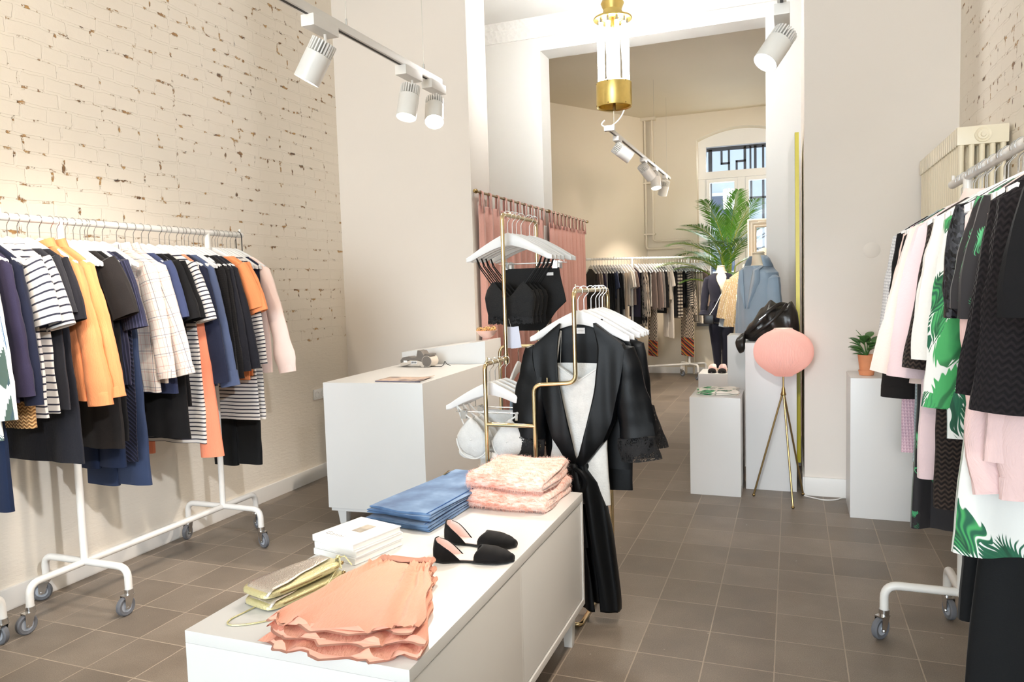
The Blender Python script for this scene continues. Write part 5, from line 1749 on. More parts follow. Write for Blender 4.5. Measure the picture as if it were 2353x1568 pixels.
# bowl of leopard scrunchies
bw = thing('bowl', 'pink bowl holding leopard print scrunchies on the raised counter ledge', 'bowl', (-2.12, 5.03, 1.075))
b = MB(); rings = []
for r, z in ((.028, 0), (.030, .004), (.052, .018), (.070, .040), (.082, .058), (.079, .058), (.066, .040), (.048, .020), (.001, .012)):
    rings.append([(r * (1 + (.035 * cos(8 * 2 * pi * j / 48) if z > .05 else 0)) * cos(2 * pi * j / 48), r * (1 + (.035 * cos(8 * 2 * pi * j / 48) if z > .05 else 0)) * sin(2 * pi * j / 48), z) for j in range(48)])
b.loft(rings, True, True, False); b.build('dish', plain('blush_ceramic', C(244, 206, 194), .3, var=.02), bw)
t = NT('leopard_print')
vo = t.n('TexVoronoi', Vector=t.obj(), Scale=75.0).outputs[0]
lp = t.base(t.mix(t.sm(t.ma('ADD', vo, t.ma('MULTIPLY', t.noise(t.obj(), 60, 2), .5)), .62, .52), C(214, 172, 112), C(46, 34, 28)), .7)
for k, (dx, dy, dz, rr) in enumerate(((-.028, -.01, .062, .034), (.02, .01, .066, .036))):
    s = MB()
    P = [(dx + rr * cos(a), dy + rr * .8 * sin(a), dz + .006 * sin(3 * a)) for a in [2 * pi * i / 40 for i in range(41)]]
    s.tube(P, [.013 + .0035 * sin(i * 2.1) for i in range(41)], 10, caps=False)
    so_ = s.build('scrunchie', lp); so_.location = (-2.12, 5.03, 1.075)
    tag(so_, ('leopard print scrunchie lying on the left in the pink bowl', 'leopard print scrunchie lying on the right in the pink bowl')[k], 'hair band', 'leopard scrunchies in the pink bowl')
# double wall socket
so = thing('wall_socket', 'white double wall socket on the left wall beside the counter', 'socket', (XL, 4.79, .66))
MB().box(0, .012, -.072, .072, -.04, .04).build('plate', M['paper'], so, bevel=.004)
for s in (-.036, .036):
    q = MB(); q.lathe([(.026, .0), (.026, .004), (.021, .004), (.019, -.006), (.001, -.006)], 24)
    q.xf(Matrix.Translation((.012, s, 0)) @ Matrix.Rotation(pi / 2, 4, 'Y')); o = q.build('outlet', M['paper'], so)
    for a in (-.0095, .0095): MB().ball((.008, s + a, 0), .0026, 8).build('pin_hole', M['black'], o)

# ================================================================== curtains of the fitting rooms
t = NT('dusty_pink_linen')
u, v, _ = t.sep(t.uv())
wv = t.noise(t.vec(t.ma('MULTIPLY', u, 220), t.ma('MULTIPLY', v, 60)), 1.0, 2)
t.bump(wv, .15, .002)
cur_m = t.base(t.mix(wv, C(214, 158, 144), C(228, 174, 160)), .9, 0, **{'Sheen Weight': .3})
CXX = -2.245
def curtain(label, y0, y1, seed, ntab):
    t = thing('curtain', label, 'curtain', (CXX, (y0 + y1) / 2, .03), 0, 'pink tab top curtains')
    rnd = random.Random(seed); ph = rnd.uniform(0, 6)
    N_, K = 120, 14
    rings = []; uvs = []
    ztop = 2.055
    for k in range(K + 1):
        s = k / K
        z = lerp(ztop, 0, s)
        r = []
        for j in range(N_ + 1):
            q = j / N_
            am = .012 + .022 * s
            x = am * (sin(q * ntab * 2 * pi + ph) + .4 * sin(q * 17 + ph * 2 + s))
            yy = lerp(y0, y1, q) - (y0 + y1) / 2 + .010 * sin(q * ntab * 4 * pi + s)
            dip = -.022 * (.5 - .5 * cos(q * ntab * 2 * pi)) * (1 - s) if k == 0 else 0
            r.append((x, yy, z + dip)); uvs.append((q * (y1 - y0), s * 2))
        rings.append(r)
    b = MB(); b.loft(rings, False, False, False, uvs); o = b.build('panel', cur_m, t)
    sd = o.modifiers.new('thick', 'SOLIDIFY'); sd.thickness = .003; sd.offset = 0
    for i in range(ntab):
        yc = lerp(y0, y1, (i + .5 / 1 if 0 else i + .08) / (ntab - .84 + .0)) - (y0 + y1) / 2
        yc = lerp(y0 + .04, y1 - .04, i / (ntab - 1)) - (y0 + y1) / 2
        tb = MB(); R_ = []
        for a in range(9):
            g = pi * a / 8
            R_.append((.013 * cos(g), 2.185 + .013 * sin(g)))
        pth = [(.015 + .004 * sin(i * 3), 2.03)] + R_ + [(-.013, 2.03)]
        lean = rnd.uniform(-.03, .03)
        rr = []
        for (px_, pz_) in pth:
            w_ = lerp(.030, .020, min(1, max(0, (pz_ - 2.03) / .15)))
            rr.append([(px_, yc - w_ + lean * (2.19 - pz_) * 4 * .25, pz_ - .03), (px_, yc + w_ + lean * (2.19 - pz_) * 4 * .25, pz_ - .03)])
        tb.loft(rr, False); o = tb.build('tab_loop', cur_m, t)
        sd = o.modifiers.new('thick', 'SOLIDIFY'); sd.thickness = .002
    return t
curtain('dusty pink tab top curtain behind the counter, the nearer of two', 5.27, 6.86, 2, 10)
curtain('dusty pink tab top curtain in the rear room, the farther of two', 7.02, 8.36, 5, 10)
for lb, y0, y1 in (('brass curtain rod carrying the nearer pink curtain', 5.20, 7.0), ('brass curtain rod carrying the farther pink curtain', 7.0, 8.46)):
    t = thing('curtain_rod', lb, 'curtain rod', (CXX, (y0 + y1) / 2, 2.183))
    h = (y1 - y0) / 2
    MB().tube([(0, -h, 0), (0, h, 0)], .0095, 10).build('rod', M['old_brass'], t)
    for s in (-1, 1): MB().lathe([(.001, -.03), (.010, -.03), (.015, -.018), (.012, -.004), (.018, .004), (.014, .018), (.001, .022)], 14).xf(Matrix.Translation((0, s * h, 0)) @ Matrix.Rotation(pi / 2 * s, 4, 'X')).build('finial', M['old_brass'], t)
    MB().tube([(-.05, -h + .06, 0), (0, -h + .06, 0)], .006, 8).build('bracket', M['old_brass'], t)
# ================================================================== pedestals
gP = 'white display pedestals'
def pedestal(label, x0, x1, y0, y1, z):
    t = MB().box(x0, x1, y0, y1, 0.0, z).build('pedestal', M['white_lacquer'], loc=((x0 + x1) / 2, (y0 + y1) / 2, 0), bevel=.003)
    return tag(t, label, 'pedestal', gP)
pedestal('low white pedestal with the folded leaf print garment on top', -.650, -.318, 5.04, 5.46, .668)
pedestal('tall white pedestal behind the pink lamp, carrying the black bag', -.300, .030, 5.262, 5.66, 1.018)
pedestal('white pedestal carrying the potted plant beside the right rail', .326, .662, 4.775, 5.13, .848)
pedestal('tall white pedestal standing behind the black leather bag', -.468, -.15, 5.90, 6.20, 1.022)
pedestal('low white pedestal far back with the black pumps on it', -1.105, -.665, 9.45, 10.0, .285)

# ================================================================== pink lamp
lx, ly = -.052, 5.05
lamp = thing('floor_lamp', 'pink pleated globe lamp on a thin brass tripod', 'lamp', (lx, ly, 0))
t = NT('pink_pleated_shade')
tl = t.n('BsdfTranslucent', Color=C(250, 222, 216))
df = t.n('BsdfDiffuse', Color=C(246, 202, 194))
mx = t.n('MixShader'); mx.inputs[0].default_value = .4
t.t.links.new(df.outputs[0], mx.inputs[1]); t.t.links.new(tl.outputs[0], mx.inputs[2]); t.t.links.new(mx.outputs[0], t.out.inputs[0])
shade_m = t.m
pr = [(.822, .055), (.829, .064), (.85, .092), (.88, .128), (.92, .162), (.96, .180), (.995, .184), (1.03, .176), (1.065, .155), (1.095, .120), (1.115, .085), (1.127, .056)]
def crv(tab, x):
    # smooth curve through the points
    k = max(i for i in range(len(tab) - 1) if tab[i][0] <= x + 1e-9)
    p0, p1, p2, p3 = tab[max(k - 1, 0)][1], tab[k][1], tab[k + 1][1], tab[min(k + 2, len(tab) - 1)][1]
    q = (x - tab[k][0]) / (tab[k + 1][0] - tab[k][0])
    return .5 * (2 * p1 + (p2 - p0) * q + (2 * p0 - 5 * p1 + 4 * p2 - p3) * q * q + (3 * p1 - p0 - 3 * p2 + p3) * q ** 3)
pr = [(.822, .056), (.8525, .103), (.883, .142), (.9135, .167), (.944, .180), (.9745, .184), (1.005, .182), (1.0355, .172), (1.066, .152), (1.0965, .114), (1.127, .057)]
rings = []; uvs = []
n = 240
for i in range(41):
    z = lerp(.822, 1.127, i / 40)
    r = crv(pr, z)
    rings.append([((r - (.0024 if j % 2 else 0)) * cos(2 * pi * j / n), (r - (.0024 if j % 2 else 0)) * sin(2 * pi * j / n), z) for j in range(n)]); uvs += [(j / n, z) for j in range(n)]
b = MB(); b.loft(rings, True, False, False, uvs); b.build('lamp_shade', shade_m, lamp, sharp=24)
b = MB(); b.lathe([(.0575, 1.122), (.0575, 1.131), (.051, 1.131), (.051, 1.122), (.0575, 1.122)], 36); b.build('shade_rim', plain('off_white_rim', C(238, 226, 214), .6), lamp)
b = MB(); b.lathe([(.001, .824), (.054, .824)], 32); b.build('shade_bottom', plain('dusty_rose_disc', C(226, 150, 136), .7), lamp)
MB().tube([(0, 0, .70), (0, 0, .83)], .0058, 10).build('stem', M['old_brass'], lamp)
MB().lathe([(.006, .752), (.011, .735), (.013, .715), (.018, .700), (.016, .694), (.006, .690)], 16).build('tripod_joint', M['old_brass'], lamp)
for (fx, fy) in ((-.24, 5.087), (.005, 4.864), (.068, 5.19)):
    dx, dy = fx - lx, fy - ly
    o = MB().tube([(dx * .03, dy * .03, .705), (dx, dy, .014)], .0062, 10).build('leg', M['old_brass'], lamp)
    MB().ball((dx, dy, .0105), .0105, 12).build('foot', M['old_brass'], o)
_pl = bpy.data.lights.new('lamp_bulb', 'POINT'); _pl.energy = .45; _pl.color = (1, .84, .72); _pl.shadow_soft_size = .05
_po = bpy.data.objects.new('lamp_bulb', _pl); COL.objects.link(_po); _po.location = (lx, ly, 1.03)
cd = thing('lamp_cable', 'white lamp cable lying on the tiles between lamp and pedestal', 'cable', (.2, 5.13, 0))
MB().tube(fillet([(.075, 5.17, .005), (.13, 5.13, .005), (.20, 5.09, .005), (.27, 5.12, .005), (.31, 5.185, .005), (.36, 5.18, .005)], .06, 6), .004, 8).build('cord', M['white_metal'], cd).location = -Vector(cd.location)

# ================================================================== folded leaf print garment on the low pedestal
fg = thing('blouse', 'folded white and green leaf print blouse on the low pedestal', 'blouse', (-.485, 5.27, .669), .03)
F['leaf_small'] = leafprint('small_leaf_print_on_white', C(238, 232, 222), C(30, 100, 70), C(70, 160, 100), 11, .40, .07)
for q in range(2):
    def fn(s, q=q):
        e = min(1, min(s, 1 - s) * 7) ** .5
        sec = fold_section(.135 * (1 - .04 * q), .014 * (.4 + .6 * e), 44, .004, s * 9 + q * 2, 5)
        return [(a + .01 * sin(s * 6 + q) + .008 * sin(s * 21), lerp(-.125, .14, s) + .012 * sin(a * 30 + q), .013 * q + b_ + .003 * sin(a * 40 + s * 12)) for a, b_ in sec]
    slab(fn, 44, 30).build('folded_layer', F['leaf_small'], fg, sharp=80)
MB().tube(fillet([(-.05, -.118, .016), (-.02, -.128, .024), (.03, -.122, .030), (.08, -.124, .020), (.10, -.10, .024)], .03, 4), [.010] * 22, 8, flat=.6).build('folded_sleeve', F['leaf_small'], fg) if False else None

# ================================================================== black leather bag on the tall pedestal
M['bag'] = plain('black_leather', C(26, 22, 20), .32, var=.2, nscale=18, bump=.25)
bg = thing('tote_bag', 'slouchy black leather tote bag lying on the tall pedestal', 'bag', (-.13, 5.45, 1.019))
def lump(xs, ztop, zbot, yf, yb, seed, n=26):
    rings = []; uvs = []
    m = len(xs) - 1
    for i, x in enumerate(xs):
        q = i / m; e = min(1, min(q, 1 - q) * 7 + .08) ** .5
        zt, zb_, f_, k_ = interp(ztop, x), interp(zbot, x), interp(yf, x), interp(yb, x)
        r = []
        for j in range(n):
            a = 2 * pi * j / n
            zc, zh_ = (zt + zb_) / 2, (zt - zb_) / 2 * e
            yc, yh = (f_ + k_) / 2, (k_ - f_) / 2 * e
            up = max(0, sin(a))
            y = yc + yh * sgp(cos(a), .75) * (1 - .62 * up ** 2); z = zc + zh_ * sgp(sin(a), .7)
            w_ = nz((x * 1.6, y * 2.2, z * 1.3), 9, seed) * .017 + .006 * sin(x * 50 + z * 34 + seed)
            r.append((x, y + w_ * (1 if cos(a) > 0 else -1), max(z + w_ * .35, zb_))); uvs.append((x, z))
        rings.append(r)
    b = MB(); b.loft(rings, True, True, True, uvs)
    return b
lump([-.20 + .38 * i / 30 for i in range(31)], [(-.20, .06), (-.15, .12), (-.06, .235), (-.01, .285), (.03, .262), (.08, .245), (.13, .275), (.165, .262), (.18, .16)], [(-.2, .0), (.18, .0)], [(-.2, -.07), (0, -.12), (.18, -.09)], [(-.2, .08), (0, .12), (.18, .1)], 3).build('body', M['bag'], bg, sharp=80)
lump([-.242 + .068 * i / 12 for i in range(13)], [(-.242, .02), (-.19, .06), (-.174, .075)], [(-.242, -.04), (-.21, -.085), (-.174, -.07)], [(-.242, -.13), (-.174, -.15)], [(-.242, .02), (-.174, .05)], 6).build('drooping_side', M['bag'], bg, sharp=80)
MB().tube(fillet([(-.17, -.10, .06), (-.10, -.135, .12), (-.02, -.125, .21), (.05, -.09, .262), (.09, -.02, .255)], .06, 6), .013, 10, flat=.45).build('handle', M['bag'], bg)
MB().tube(fillet([(-.13, -.085, .04), (-.05, -.14, .10), (.04, -.128, .18), (.10, -.06, .26)], .06, 6), .011, 10, flat=.45).build('handle', M['bag'], bg)
MB().tube([(-.08, -.138, .155), (-.035, -.135, .19)], .003, 6).build('zip', M['chrome'], bg)

# ================================================================== plant in a terracotta pot
pl = thing('potted_plant', 'green fleshy leaved plant in a terracotta pot with saucer on a pedestal', 'potted plant', (.425, 4.93, .849))
M['terra'] = plain('terracotta', C(216, 142, 100), .75, var=.08)
MB().lathe([(.001, 0), (.040, 0), (.046, .03), (.043, .03), (.038, .006), (.001, .006)], 28).build('saucer', M['terra'], pl)
MB().lathe([(.001, .007), (.036, .007), (.050, .125), (.046, .125), (.044, .112), (.001, .108)], 28).build('pot', M['terra'], pl)
MB().lathe([(.001, .112), (.045, .112)], 20).build('soil', plain('potting_soil', C(58, 42, 34), .9, bump=.5, nscale=200), pl)
t = NT('green_plant_leaf'); leafm = t.base(t.mix(t.noise(t.obj(), 12, 2), C(40, 82, 44), C(96, 140, 70)), .32)
def leaf_mesh(base, dirv, ln, wd, curl, m_, parent, name='leaf', seg=9):
    d = Vector(dirv).normalized(); side = d.cross(Vector((0, 0, 1)))
    side = side.normalized() if side.length > 1e-3 else Vector((1, 0, 0))
    up = side.cross(d)
    rings = []
    for i in range(seg + 1):
        s = i / seg
        w_ = wd * (sin(pi * min(1, s * .98 + .02)) ** .7)
        p = Vector(base) + d * ln * s + up * (-curl * s * s)
        rings.append([p - side * w_ + up * w_ * .25, p, p + side * w_ + up * w_ * .25])
    b = MB(); b.loft(rings, False); o = b.build(name, m_, parent)
    sd = o.modifiers.new('thick', 'SOLIDIFY'); sd.thickness = .0018
    return o
rnd = random.Random(4)
stems = MB()
lv = []
for k, (az, tilt, h) in enumerate(((2.9, .5, .10), (3.6, .8, .07), (2.3, .75, .06), (.4, .5, .09), (5.2, .6, .08), (1.3, .4, .12), (4.2, .35, .11), (3.2, 1.0, .03))):
    d = Vector((cos(az) * sin(tilt), sin(az) * sin(tilt), cos(tilt)))
    p0 = Vector((0, 0, .112)); p1 = p0 + d * h
    stems.tube([p0, (p0 + p1) / 2 + Vector((0, 0, .006)), p1], .0035, 7)
    for q in range(3):
        a2 = az + rnd.uniform(-1.0, 1.0)
        dd = (d + Vector((cos(a2), sin(a2), rnd.uniform(-.1, .7))) * .9)
        leaf_mesh(p1 - d * .016 * q, dd, rnd.uniform(.055, .08), rnd.uniform(.022, .029), .014, leafm, pl)
stems.build('stem', leafm, pl)
leaf_mesh((0, 0, .2), (-.7, -.2, .9), .10, .006, .0, leafm, pl, 'shoot')

# ================================================================== mannequins
M['mannequin'] = plain('cream_mannequin_cloth', C(236, 220, 192), .7, var=.03)
def ellipse_loft(rows, n=32):
    """rows: z, hw, hd, cx, cy"""
    return [[(cx + hw * sgp(cos(2 * pi * j / n), .9), cy + hd * sgp(sin(2 * pi * j / n), .9), z) for j in range(n)] for z, hw, hd, cx, cy in rows]
def bust(label, loc, rz, neck_z, with_stand=True, legs=False, wk=1.0):
    t = thing('mannequin', label, 'mannequin', loc, rz, 'cream shop mannequins')
    k = neck_z
    rows = [(k - .70, .10, .075, 0, 0), (k - .60, .155, .10, 0, 0), (k - .50, .14, .09, 0, 0), (k - .38, .125, .085, 0, -.005), (k - .24, .15, .11, 0, -.012), (k - .15, .165, .095, 0, 0), (k - .115, .15, .075, 0, 0), (k - .095, .10, .062, 0, 0), (k - .07, .056, .052, 0, 0), (k - .02, .048, .048, 0, 0), (k, .047, .047, 0, 0)]
    rows = [(z, hw * (wk if z < k - .08 else 1), hd * (wk if z < k - .08 else 1), cx, cy) for z, hw, hd, cx, cy in rows]
    b = MB(); b.loft(ellipse_loft(rows), True, True, True); b.build('torso', M['mannequin'], t, sub=1)
    b = MB(); b.lathe([(.001, k + .014), (.04, k + .012), (.049, k + .004), (.048, k - .004)], 24); b.build('neck_cap', M['mannequin'], t)
    if with_stand:
        MB().tube([(0, 0, .02), (0, 0, k - .68)], .012, 10).build('stand_pole', M['chrome'], t)
        MB().lathe([(.001, .02), (.12, .018), (.13, .004), (.13, 0), (.001, 0)], 32).build('stand_base', M['white_metal'], t)
    if legs:
        for s in (-1, 1):
            rr = [(k - .68, .07, .08, s * .075, 0), (k - .95, .052, .058, s * .065, 0), (k - 1.1, .045, .052, s * .055, .0), (.02, .028, .032, s * .05, .01), (.0, .03, .04, s * .05, 0)]
            b = MB(); b.loft(ellipse_loft(rr, 20), True, True, True); b.build('leg', M['mannequin'], t)
    return t
# -- navy jumpsuit on the far pedestal
mx_, my_ = -.850, 9.82
bust('headless cream mannequin in a navy jumpsuit on the far low pedestal', (mx_, my_, .286), .12, 1.345, False, True)
js = thing('jumpsuit', 'navy v-neck jumpsuit worn by the far mannequin', 'jumpsuit', (mx_, my_, .286), .12)
k = 1.345
F['jump'] = fabric('midnight_jersey', C(30, 31, 44), bump=.1)
rows = [(k - .085, .085, .062), (k - .105, .13, .075), (k - .135, .168, .09), (k - .18, .172, .108), (k - .26, .165, .118), (k - .36, .142, .10), (k - .44, .132, .095), (k - .50, .15, .10), (k - .58, .168, .112), (k - .66, .165, .11), (k - .72, .155, .10)]
n = 44
rings = []; uvs = []
for z, hw, hd in rows:
    ring = []
    e = interp([(k - .36, 0.0), (k - .085, 1.0)], z)   # v opening
    for j in range(n + 1):
        a = -pi / 2 + (.012 + .43 * e) + (2 * pi - 2 * (.012 + .43 * e)) * j / n
        ring.append((hw * cos(a) + .003 * sin(z * 60 + a * 4), hd * sin(a) - .006 + .003 * sin(a * 9), z)); uvs.append((a * .1, z))
    rings.append(ring)
b = MB(); b.loft(rings, False, False, False, uvs); o = b.build('bodice', F['jump'], js); sd = o.modifiers.new('thick', 'SOLIDIFY'); sd.thickness = .004; sd.offset = 1
for s in (-1, 1):
    rr = [(k - .70, .088, .10, s * .078, 0), (k - .80, .085, .092, s * .074, 0), (k - .95, .07, .075, s * .066, 0), (k - 1.1, .058, .066, s * .058, 0), (.12, .045, .052, s * .052, .005), (.02, .046, .055, s * .05, .0)]
    b = MB(); b.loft(ellipse_loft(rr, 24), True, True, True); b.build('trouser_leg', F['jump'], js, sub=1)
    m_, e_, d_ = sleeve_mesh((s * .15, 0, k - .13), (s * .215, -.03, k - .56), (s * .025, .02, 0), .058, .042, .9, 16, 14, 3 + s, .005)
    so_ = m_.build('sleeve', F['jump'], js)
    sleeve_mesh(e_ - d_ * .01, e_ + d_ * .06, (0, 0, 0), .042, .066, .9, 18, 5, 6, .004, 0, False)[0].build('cuff', F['jump'], so_)
MB().tube([(-.14 + .28 * i / 12, -.098 + .0 * i, k - .445) for i in range(13)], .006, 6).build('waist_seam', F['jump'], js)
MB().tube([(.045, -.104, k - .44), (.047, -.112, k - .50), (.045, -.110, k - .60)], .003, 6).build('tie_end', M['paper'], js)
cbg = thing('shoulder_bag', 'small black shoulder bag with gold chain hanging on the navy jumpsuit', 'bag', (mx_ - .13, my_ - .15, 1.13))
MB().tube([(.16, .02, .18), (.06, .015, -.02), (.0, 0, -.115)], .004, 6).build('chain', M['brass'], cbg)
MB().box(-.07, .05, -.025, .025, -.23, -.115).build('body', M['bag'], cbg, bevel=.015)
# -- black pumps
for s, lb in ((-1, 'left black pump with blush lining on the far pedestal'), (1, 'right black pump with blush lining on the far pedestal')):
    t = thing('pump', lb, 'shoe', (mx_ - .035 + s * .062, 9.60, .286), 0, 'pair of black pumps on the far pedestal')
    hwt = [(-.11, .012), (-.09, .040), (-.05, .052), (0, .050), (.06, .040), (.12, .038), (.145, .024)]
    xs = [-.11 + .255 * i / 24 for i in range(25)]
    out = [(-interp(hwt, y), y) for y in xs] + [(interp(hwt, y), y) for y in reversed(xs)]
    MB().prism(out, 0, .010).build('sole', M['sole'], t)
    b = MB(); rings = []
    for y in [-.112 + .075 * i / 10 for i in range(11)]:
        h = interp([(-.112, .010), (-.09, .036), (-.037, .052)], y)
        rings.append([(interp(hwt, y) * -cos(pi * j / 14), y, .006 + h * sin(pi * j / 14) ** .6) for j in range(15)])
    b.loft(rings, False); o = b.build('toe_cap', M['suede'], t); sd = o.modifiers.new('thick', 'SOLIDIFY'); sd.thickness = .002
    b = MB(); rings = []
    for i in range(19):
        q = -1 + i / 9
        y = .145 - .15 * abs(q) ** 1.6; x = .052 * math.sin(q * pi / 2)
        rings.append([(x, y, .01), (x, y, .01 + .085 * (1 - abs(q) ** 4))])
    b.loft(rings, False); o = b.build('heel_lining', M['insole'], t); sd = o.modifiers.new('thick', 'SOLIDIFY'); sd.thickness = .003
    MB().prism([(x * .9, y * .95) for x, y in out], .0102, .0122).build('insole', M['insole'], t)
# -- champagne sequin jacket
bust('cream mannequin in the champagne sequin jacket', (-.44, 8.2, 0), -.35, 1.60, True, False, .75)
garment('jacket', 'champagne sequin jacket with short flared sleeves on a mannequin', 'jacket', (-.44, 8.2, 1.575), F['sequin_gold'], .62, .25, .115, .02, -.35, None, (.42, .07, .085, .10), seed=140, sh=.185, arm=.19, neck=.075, th_hem=.13, flat=.9, kf=60)
garment('blouse', 'pale blue grey blouse peeking out under the sequin jacket', 'blouse', (-.455, 8.235, 1.56), F['ice_knit'], .60, .24, .10, .01, -.35, None, (.50, .09, .06, .055), seed=141, sh=.17, arm=.17, neck=.07, th_hem=.11, flat=.9)
# -- light blue wool coat
bust('cream mannequin in the light blue wool coat', (-.255, 6.42, 0), -.85, 1.665, True, False, .70)
F['coat_blue'] = fabric('light_blue_wool', C(152, 170, 186), weave='boucle', bump=.3, sheen=.6)
co = garment('coat', 'light blue wool coat draped on a mannequin behind the black bag', 'coat', (-.255, 6.42, 1.60), F['coat_blue'], .98, .20, .11, .012, -.85, None, (.56, .04, .072, .06, .03), seed=150, sh=.185, arm=.19, neck=.085, th_hem=.12, flat=.9)
for s in (-1, 1):
    b = MB(); rings = []
    for i in range(11):
        q = i / 10
        z = lerp(-.035, -.38, q)
        wd = interp([(0, .05), (.35, .085), (.5, .07), (1, .012)], q)
        cx_ = s * lerp(.075, .015, q ** .8)
        rings.append([(cx_, -.10 - .03 * q ** .5 + (.06 if q < .1 else 0) * (1 - q * 10), z), (cx_ + s * wd * .6, -.112 - .02 * q ** .5 + (.05 if q < .1 else 0) * (1 - q * 10), z - .008), (cx_ + s * wd, -.098 + (.05 if q < .1 else 0) * (1 - q * 10), z - .004)])
    b.loft(rings, False); o = b.build('lapel', F['coat_blue'], co); sd = o.modifiers.new('thick', 'SOLIDIFY'); sd.thickness = .006
b = MB(); rings = []
for i in range(17):
    a = pi * (-.12 + 1.24 * i / 16)
    rings.append([(.075 * cos(a), .070 * sin(a) - .01, .045), (.10 * cos(a), .092 * sin(a) - .01, .02), (.135 * cos(a), .115 * sin(a) - .01, -.045)])
b.loft(rings, False); o = b.build('collar', F['coat_blue'], co); sd = o.modifiers.new('thick', 'SOLIDIFY'); sd.thickness = .006
# -- hat on a stand
hs = thing('hat_stand', 'slim white hat stand in the rear room behind the blue coat', 'hat stand', (-.205, 7.42, 0))
MB().tube([(0, 0, .02), (0, 0, 1.655)], .012, 10).build('pole', M['white_metal'], hs)
MB().lathe([(.001, .02), (.13, .018), (.14, 0), (.001, 0)], 28).build('base', M['white_metal'], hs)
MB().ball((0, 0, 1.665), .05, 12).build('head_rest', M['white_metal'], hs)
ht = thing('hat', 'cream hat with a leopard print band on the hat stand', 'hat', (-.205, 7.42, 1.635))
b = MB(); b.lathe([(.150, .0), (.153, .006), (.105, .014), (.100, .03), (.097, .07), (.085, .098), (.05, .112), (.001, .115)], 36); o = b.build('crown', plain('cream_felt', C(246, 234, 212), .9, var=.02), ht)
b = MB(); b.lathe([(.152, .004), (.150, .022), (.104, .032), (.103, .016)], 36); b.build('hat_band', lp, ht)

# ================================================================== ornate empty frame, yellow edged mirror
pf = thing('picture_frame', 'tall cream moulded frame standing in the rear room beside the palm', 'frame', (-.10, 7.62, 0))
M['frame_cream'] = plain('cream_gesso', C(238, 226, 204), .5, var=.03, bump=.2, nscale=60)
fx0, fx1, fz1 = -.402, .20, 2.035
pro = [(0, 0), (0, .045), (.012, .052), (.03, .040), (.045, .046), (.058, .030), (.07, .034), (.082, .012), (.082, 0)]
rings = []
for (x, z, sx, sz) in ((fx0, .0, 1, 1), (fx0, fz1, 1, -1), (fx1, fz1, -1, -1), (fx1, .0, -1, 1)):
    rings.append([(x + sx * a, -b_, z + sz * a) for a, b_ in pro])
rings.append(rings[0])
b = MB(); b.loft(rings, True); o = b.build('moulding', M['frame_cream'], pf, sharp=25)
o.location = (.10, 0, .001)
for k in range(4):
    MB().box(fx0 + .1 + .1 * k + .10, fx0 + .16 + .1 * k + .10, -.056, -.048, fz1 - .035, fz1 - .022).build('ornament', M['frame_cream'], pf, bevel=.004)
mi = thing('wall_mirror', 'tall mirror with a bright yellow edge leaning on the right wall of the passage', 'mirror', (.04, 6.05, .12))
M['yellow'] = plain('acid_yellow_lacquer', C(222, 206, 52), .35, var=.04)
M['mirror'] = plain('mirror_glass', C(235, 238, 236), .02, 1.0, var=0)
def mpt(y, z, off): # face leans: top further from the wall
    return (.060 - .012 * (z / 2.35) - (y - 5.62) * .055 + off, y - 6.05, z)
Y0_, Y1_ = 5.62, 6.5
v = [(mpt(Y0_, 0, 0)), (mpt(Y0_, 0, -.026)), (mpt(Y1_, 0, -.026)), (mpt(Y1_, 0, 0)), (mpt(Y0_, 2.35, 0)), (mpt(Y0_, 2.35, -.026)), (mpt(Y1_, 2.35, -.026)), (mpt(Y1_, 2.35, 0))]
v = [(a - .04, b_, c) for a, b_, c in v]
MB().hexa(v).build('frame', M['yellow'], mi)
g = [mpt(Y0_ + .004, .004, -.0275), mpt(Y1_ - .004, .004, -.0275), mpt(Y1_ - .004, 2.346, -.0275), mpt(Y0_ + .004, 2.346, -.0275)]
b = MB(); b.add([(a - .04, b_, c) for a, b_, c in g], [(0, 1, 2, 3)]); b.build('glass', M['mirror'], mi)
MB().box(-.02, .036, -.03, .03, -.12, .0).build('ledge', M['trim'], mi)

# ================================================================== radiator high on the right wall
rd = thing('radiator', 'tall cream column radiator mounted on the right brick wall', 'radiator', (.833, 4.6, 1.05))
M['rad'] = plain('cream_radiator_enamel', C(232, 222, 198), .35, var=.02)
nsec = 21
first = None
for i in range(nsec):
    y = -.54 + .0525 * i
    b = MB()
    for kx in range(5):
        x = -.085 + .0425 * kx
        b.tube([(x, y, .07), (x, y, 1.02)], .0135, 8, flat=1.35)
    for z0, z1 in ((.0, .10), (1.0, 1.085)):
        b.box(-.105, .105, y - .020, y + .020, z0, z1)
    o = b.build('section', M['rad'], rd, bevel=.008)
q = MB()
q.lathe([(.001, .012), (.010, .012), (.012, .004), (.022, .004), (.024, -.002), (.034, .002), (.036, -.01)], 24)
q.xf(Matrix.Translation((0, -.565, 1.042)) @ Matrix.Rotation(pi / 2, 4, 'X')).build('plug', M['rad'], rd)
for y in (-.4, .4): MB().box(.09, .113, y - .02, y + .02, .85, .9).build('bracket', M['rad'], rd)

